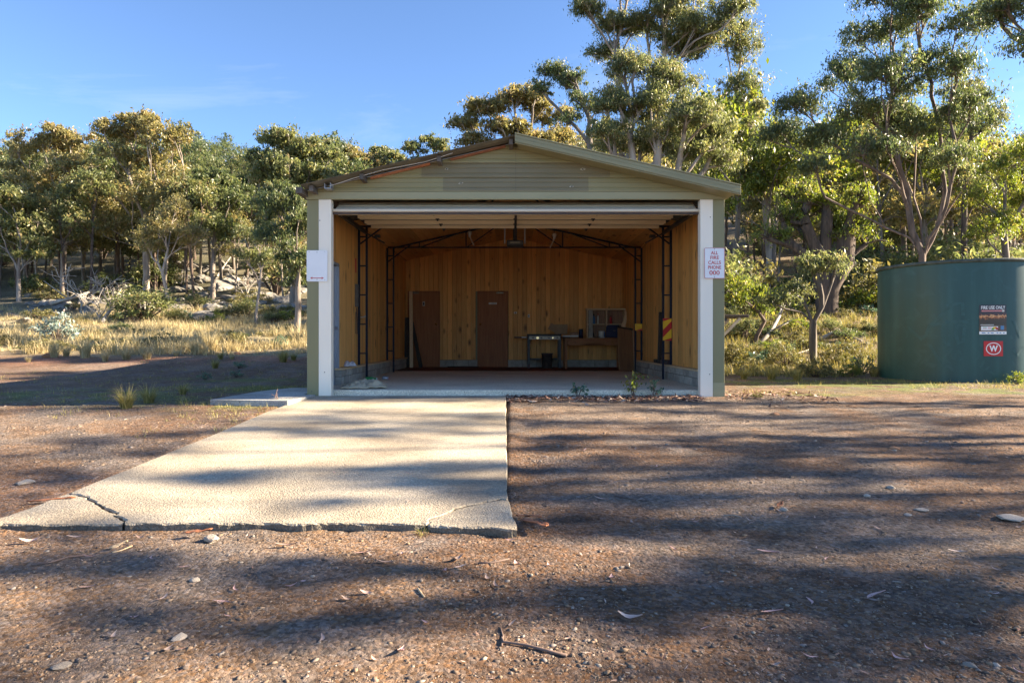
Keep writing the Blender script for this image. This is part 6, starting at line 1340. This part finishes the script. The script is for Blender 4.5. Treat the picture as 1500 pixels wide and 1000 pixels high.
for (px, py, k, sc, rz, lab) in ((590, 957, 3, .75, 1.5, 'pink gum leaf standing out in the near foreground gravel'), (652, 838, 3, .7, 1.3, 'white pink gum leaf in front of the driveway corner'), (672, 822, 1, 1.0, 1.0, 'long curled tan gum leaf beside the white pink one'), (757, 826, 3, .6, 2.0, 'small pale leaf right of the curled tan pair'), (675, 834, 0, .7, .4, 'brown leaf under the curled tan leaf'), (563, 826, 0, .9, .1, 'pale thin leaf lying flat left of the curled leaves'), (418, 804, 0, 1.2, .05, 'silver brown leaf strip below the slab'), (898, 848, 3, .7, 1.7, 'round ended leaf on the gravel right of the centre'), (805, 830, 3, .5, 2.0, 'small cream leaf at the edge of a sun streak'), (1125, 812, 2, 1.0, .0, 'pink slender leaf lying alone on dark gravel'), (1132, 903, 2, .9, .3, 'pale pink leaf lower right of the lone one'), (1285, 880, 2, 1.1, .5, 'dark pink leaf on the wet patch'), (1403, 812, 0, .9, -.4, 'pale green leaf strip at right of the yard'), (922, 911, 1, 1.2, -.1, 'broad pale bark like leaf in the near gravel'), (44, 797, 1, 1.2, .3, 'dark curled leaf at the left frame edge below the slab'), (325, 887, 2, .7, -.2, 'small pink leaf in the near left gravel'), (196, 908, 3, .45, .6, 'tiny pink leaf in the sunlit near gravel'), (110, 791, 0, 1.0, .0, 'grey leaf strip near the left slab corner'), (880, 732, 0, 1.0, -.2, 'grey green leaf on the gravel right of the driveway'), (1183, 598, 0, 1.4, 0, 'pale leaf on the far gravel'), (445, 853, 3, .4, .3, 'small reddish leaf in the dirt below the driveway')):
    leaf(px, py, k, lab, None, sc, rz)
rr = random.Random(12)
for i in range(70):
    py = 640 + 350 * rr.random(); px = rr.uniform(5, 1495)
    if py < 785 and px < 770: px = rr.uniform(780, 1495)
    leaf(px, py, rr.randrange(3), 'small dry gum leaf scattered on the gravel yard', 'dry gum leaves on the gravel', rr.uniform(.35, .75))
for i in range(14):
    px = rr.uniform(330, 720); py = rr.uniform(620, 740); d_ = (CAMZ + .012 + .45) / ((py - 498) / 1000 + .045); x = (px - 750) / 1000 * d_
    o = obj('fallen_leaf', FLM[i % 3]); o.location = (x, d_, slab_z(d_) + .004); s_ = rr.uniform(.3, .5); o.scale = (s_, s_, s_); o.rotation_euler = (0, 0, rr.uniform(0, 6)); tag(o, 'tiny dry leaf lying on the concrete driveway', 'leaf', 'tiny leaves on the driveway')
# bark
def bark_piece(px, py, L_, W_, rz, lab, seed, mat='barkpiece'):
    rr_ = random.Random(seed); m = MB(); n = 9; v = []
    for i in range(n):
        t = i / (n - 1); wv = W_ * (.5 + .3 * math.sin(t * 7 + seed)) * (1 - .6 * abs(2 * t - 1) ** 3); 
        for j in range(5): a = -.9 + .45 * j; v.append((L_ * (t - .5) + rr_.uniform(-.01, .01), wv * math.sin(a), .02 + W_ * .35 * (1 - math.cos(a)) + rr_.uniform(0, .008) + .02 * t))
    m.v = v; m.f = [(5 * i + j, 5 * i + 5 + j, 5 * i + 6 + j, 5 * i + 1 + j) for i in range(n - 1) for j in range(4)]
    p = G(px, py); o = m.build('bark_piece', M[mat], None, True); o.location = (p.x, p.y, zfine(p.x, p.y) - .008); o.rotation_euler = (0, 0, rz); md = o.modifiers.new('thick', 'SOLIDIFY'); md.thickness = .004; tag(o, lab, 'bark'); return o
bark_piece(783, 772, .26, .055, -1.0, 'orange curl of bark beside the right slab corner', 1); bark_piece(774, 762, .18, .03, -.6, 'thin orange bark strip behind the bark curl', 2); bark_piece(1142, 745, .10, .03, .8, 'dark bark flake beside the pale stone', 4)
bark_piece(290, 785, .16, .03, .05, 'red brown bark strip under the slab front edge', 5, 'redstone' if False else 'barkpiece'); bark_piece(75, 737, .30, .03, .12, 'long red bark strip lying beside the left slab edge', 6); bark_piece(176, 803, .09, .025, .9, 'short tan bark chip below the slab crack', 7, 'pale')
def stick(pts, r, lab, mat='twig'):
    P_ = []
    for px, py in pts: p = G(px, py); P_.append((p.x, p.y, zfine(p.x, p.y) + r * .9))
    m = MB(); m.tube(P_, [r * (1 - .5 * i / len(P_)) for i in range(len(P_))], 6); o = m.build('stick', M[mat], None, True); tag(o, lab, 'stick'); return o
stick([(830, 966), (800, 957), (770, 950), (738, 946), (735, 936)], .007, 'dark bent stick in the near foreground centre'); stick([(45, 829), (75, 824), (100, 817), (135, 815)], .006, 'reddish stick below the left slab corner'); stick([(700, 829), (722, 825), (746, 819)], .006, 'thin brown stick right of the curled leaves'); stick([(900, 727), (918, 730), (932, 734)], .005, 'short dark stick on the gravel right of the driveway'); stick([(165, 810), (178, 806), (194, 802)], .004, 'pale short twig beside the tan bark chip', 'pale'); stick([(612, 863), (617, 870), (621, 876)], .005, 'yellow short twig in a sun streak, centre foreground', 'pale'); stick([(1060, 757), (1075, 756), (1086, 759)], .004, 'pale twig on the shaded gravel right of centre', 'deadwood')
stick([(735, 950), (737, 935), (733, 920)], .004, 'upright bent twig end by the dark bent stick')
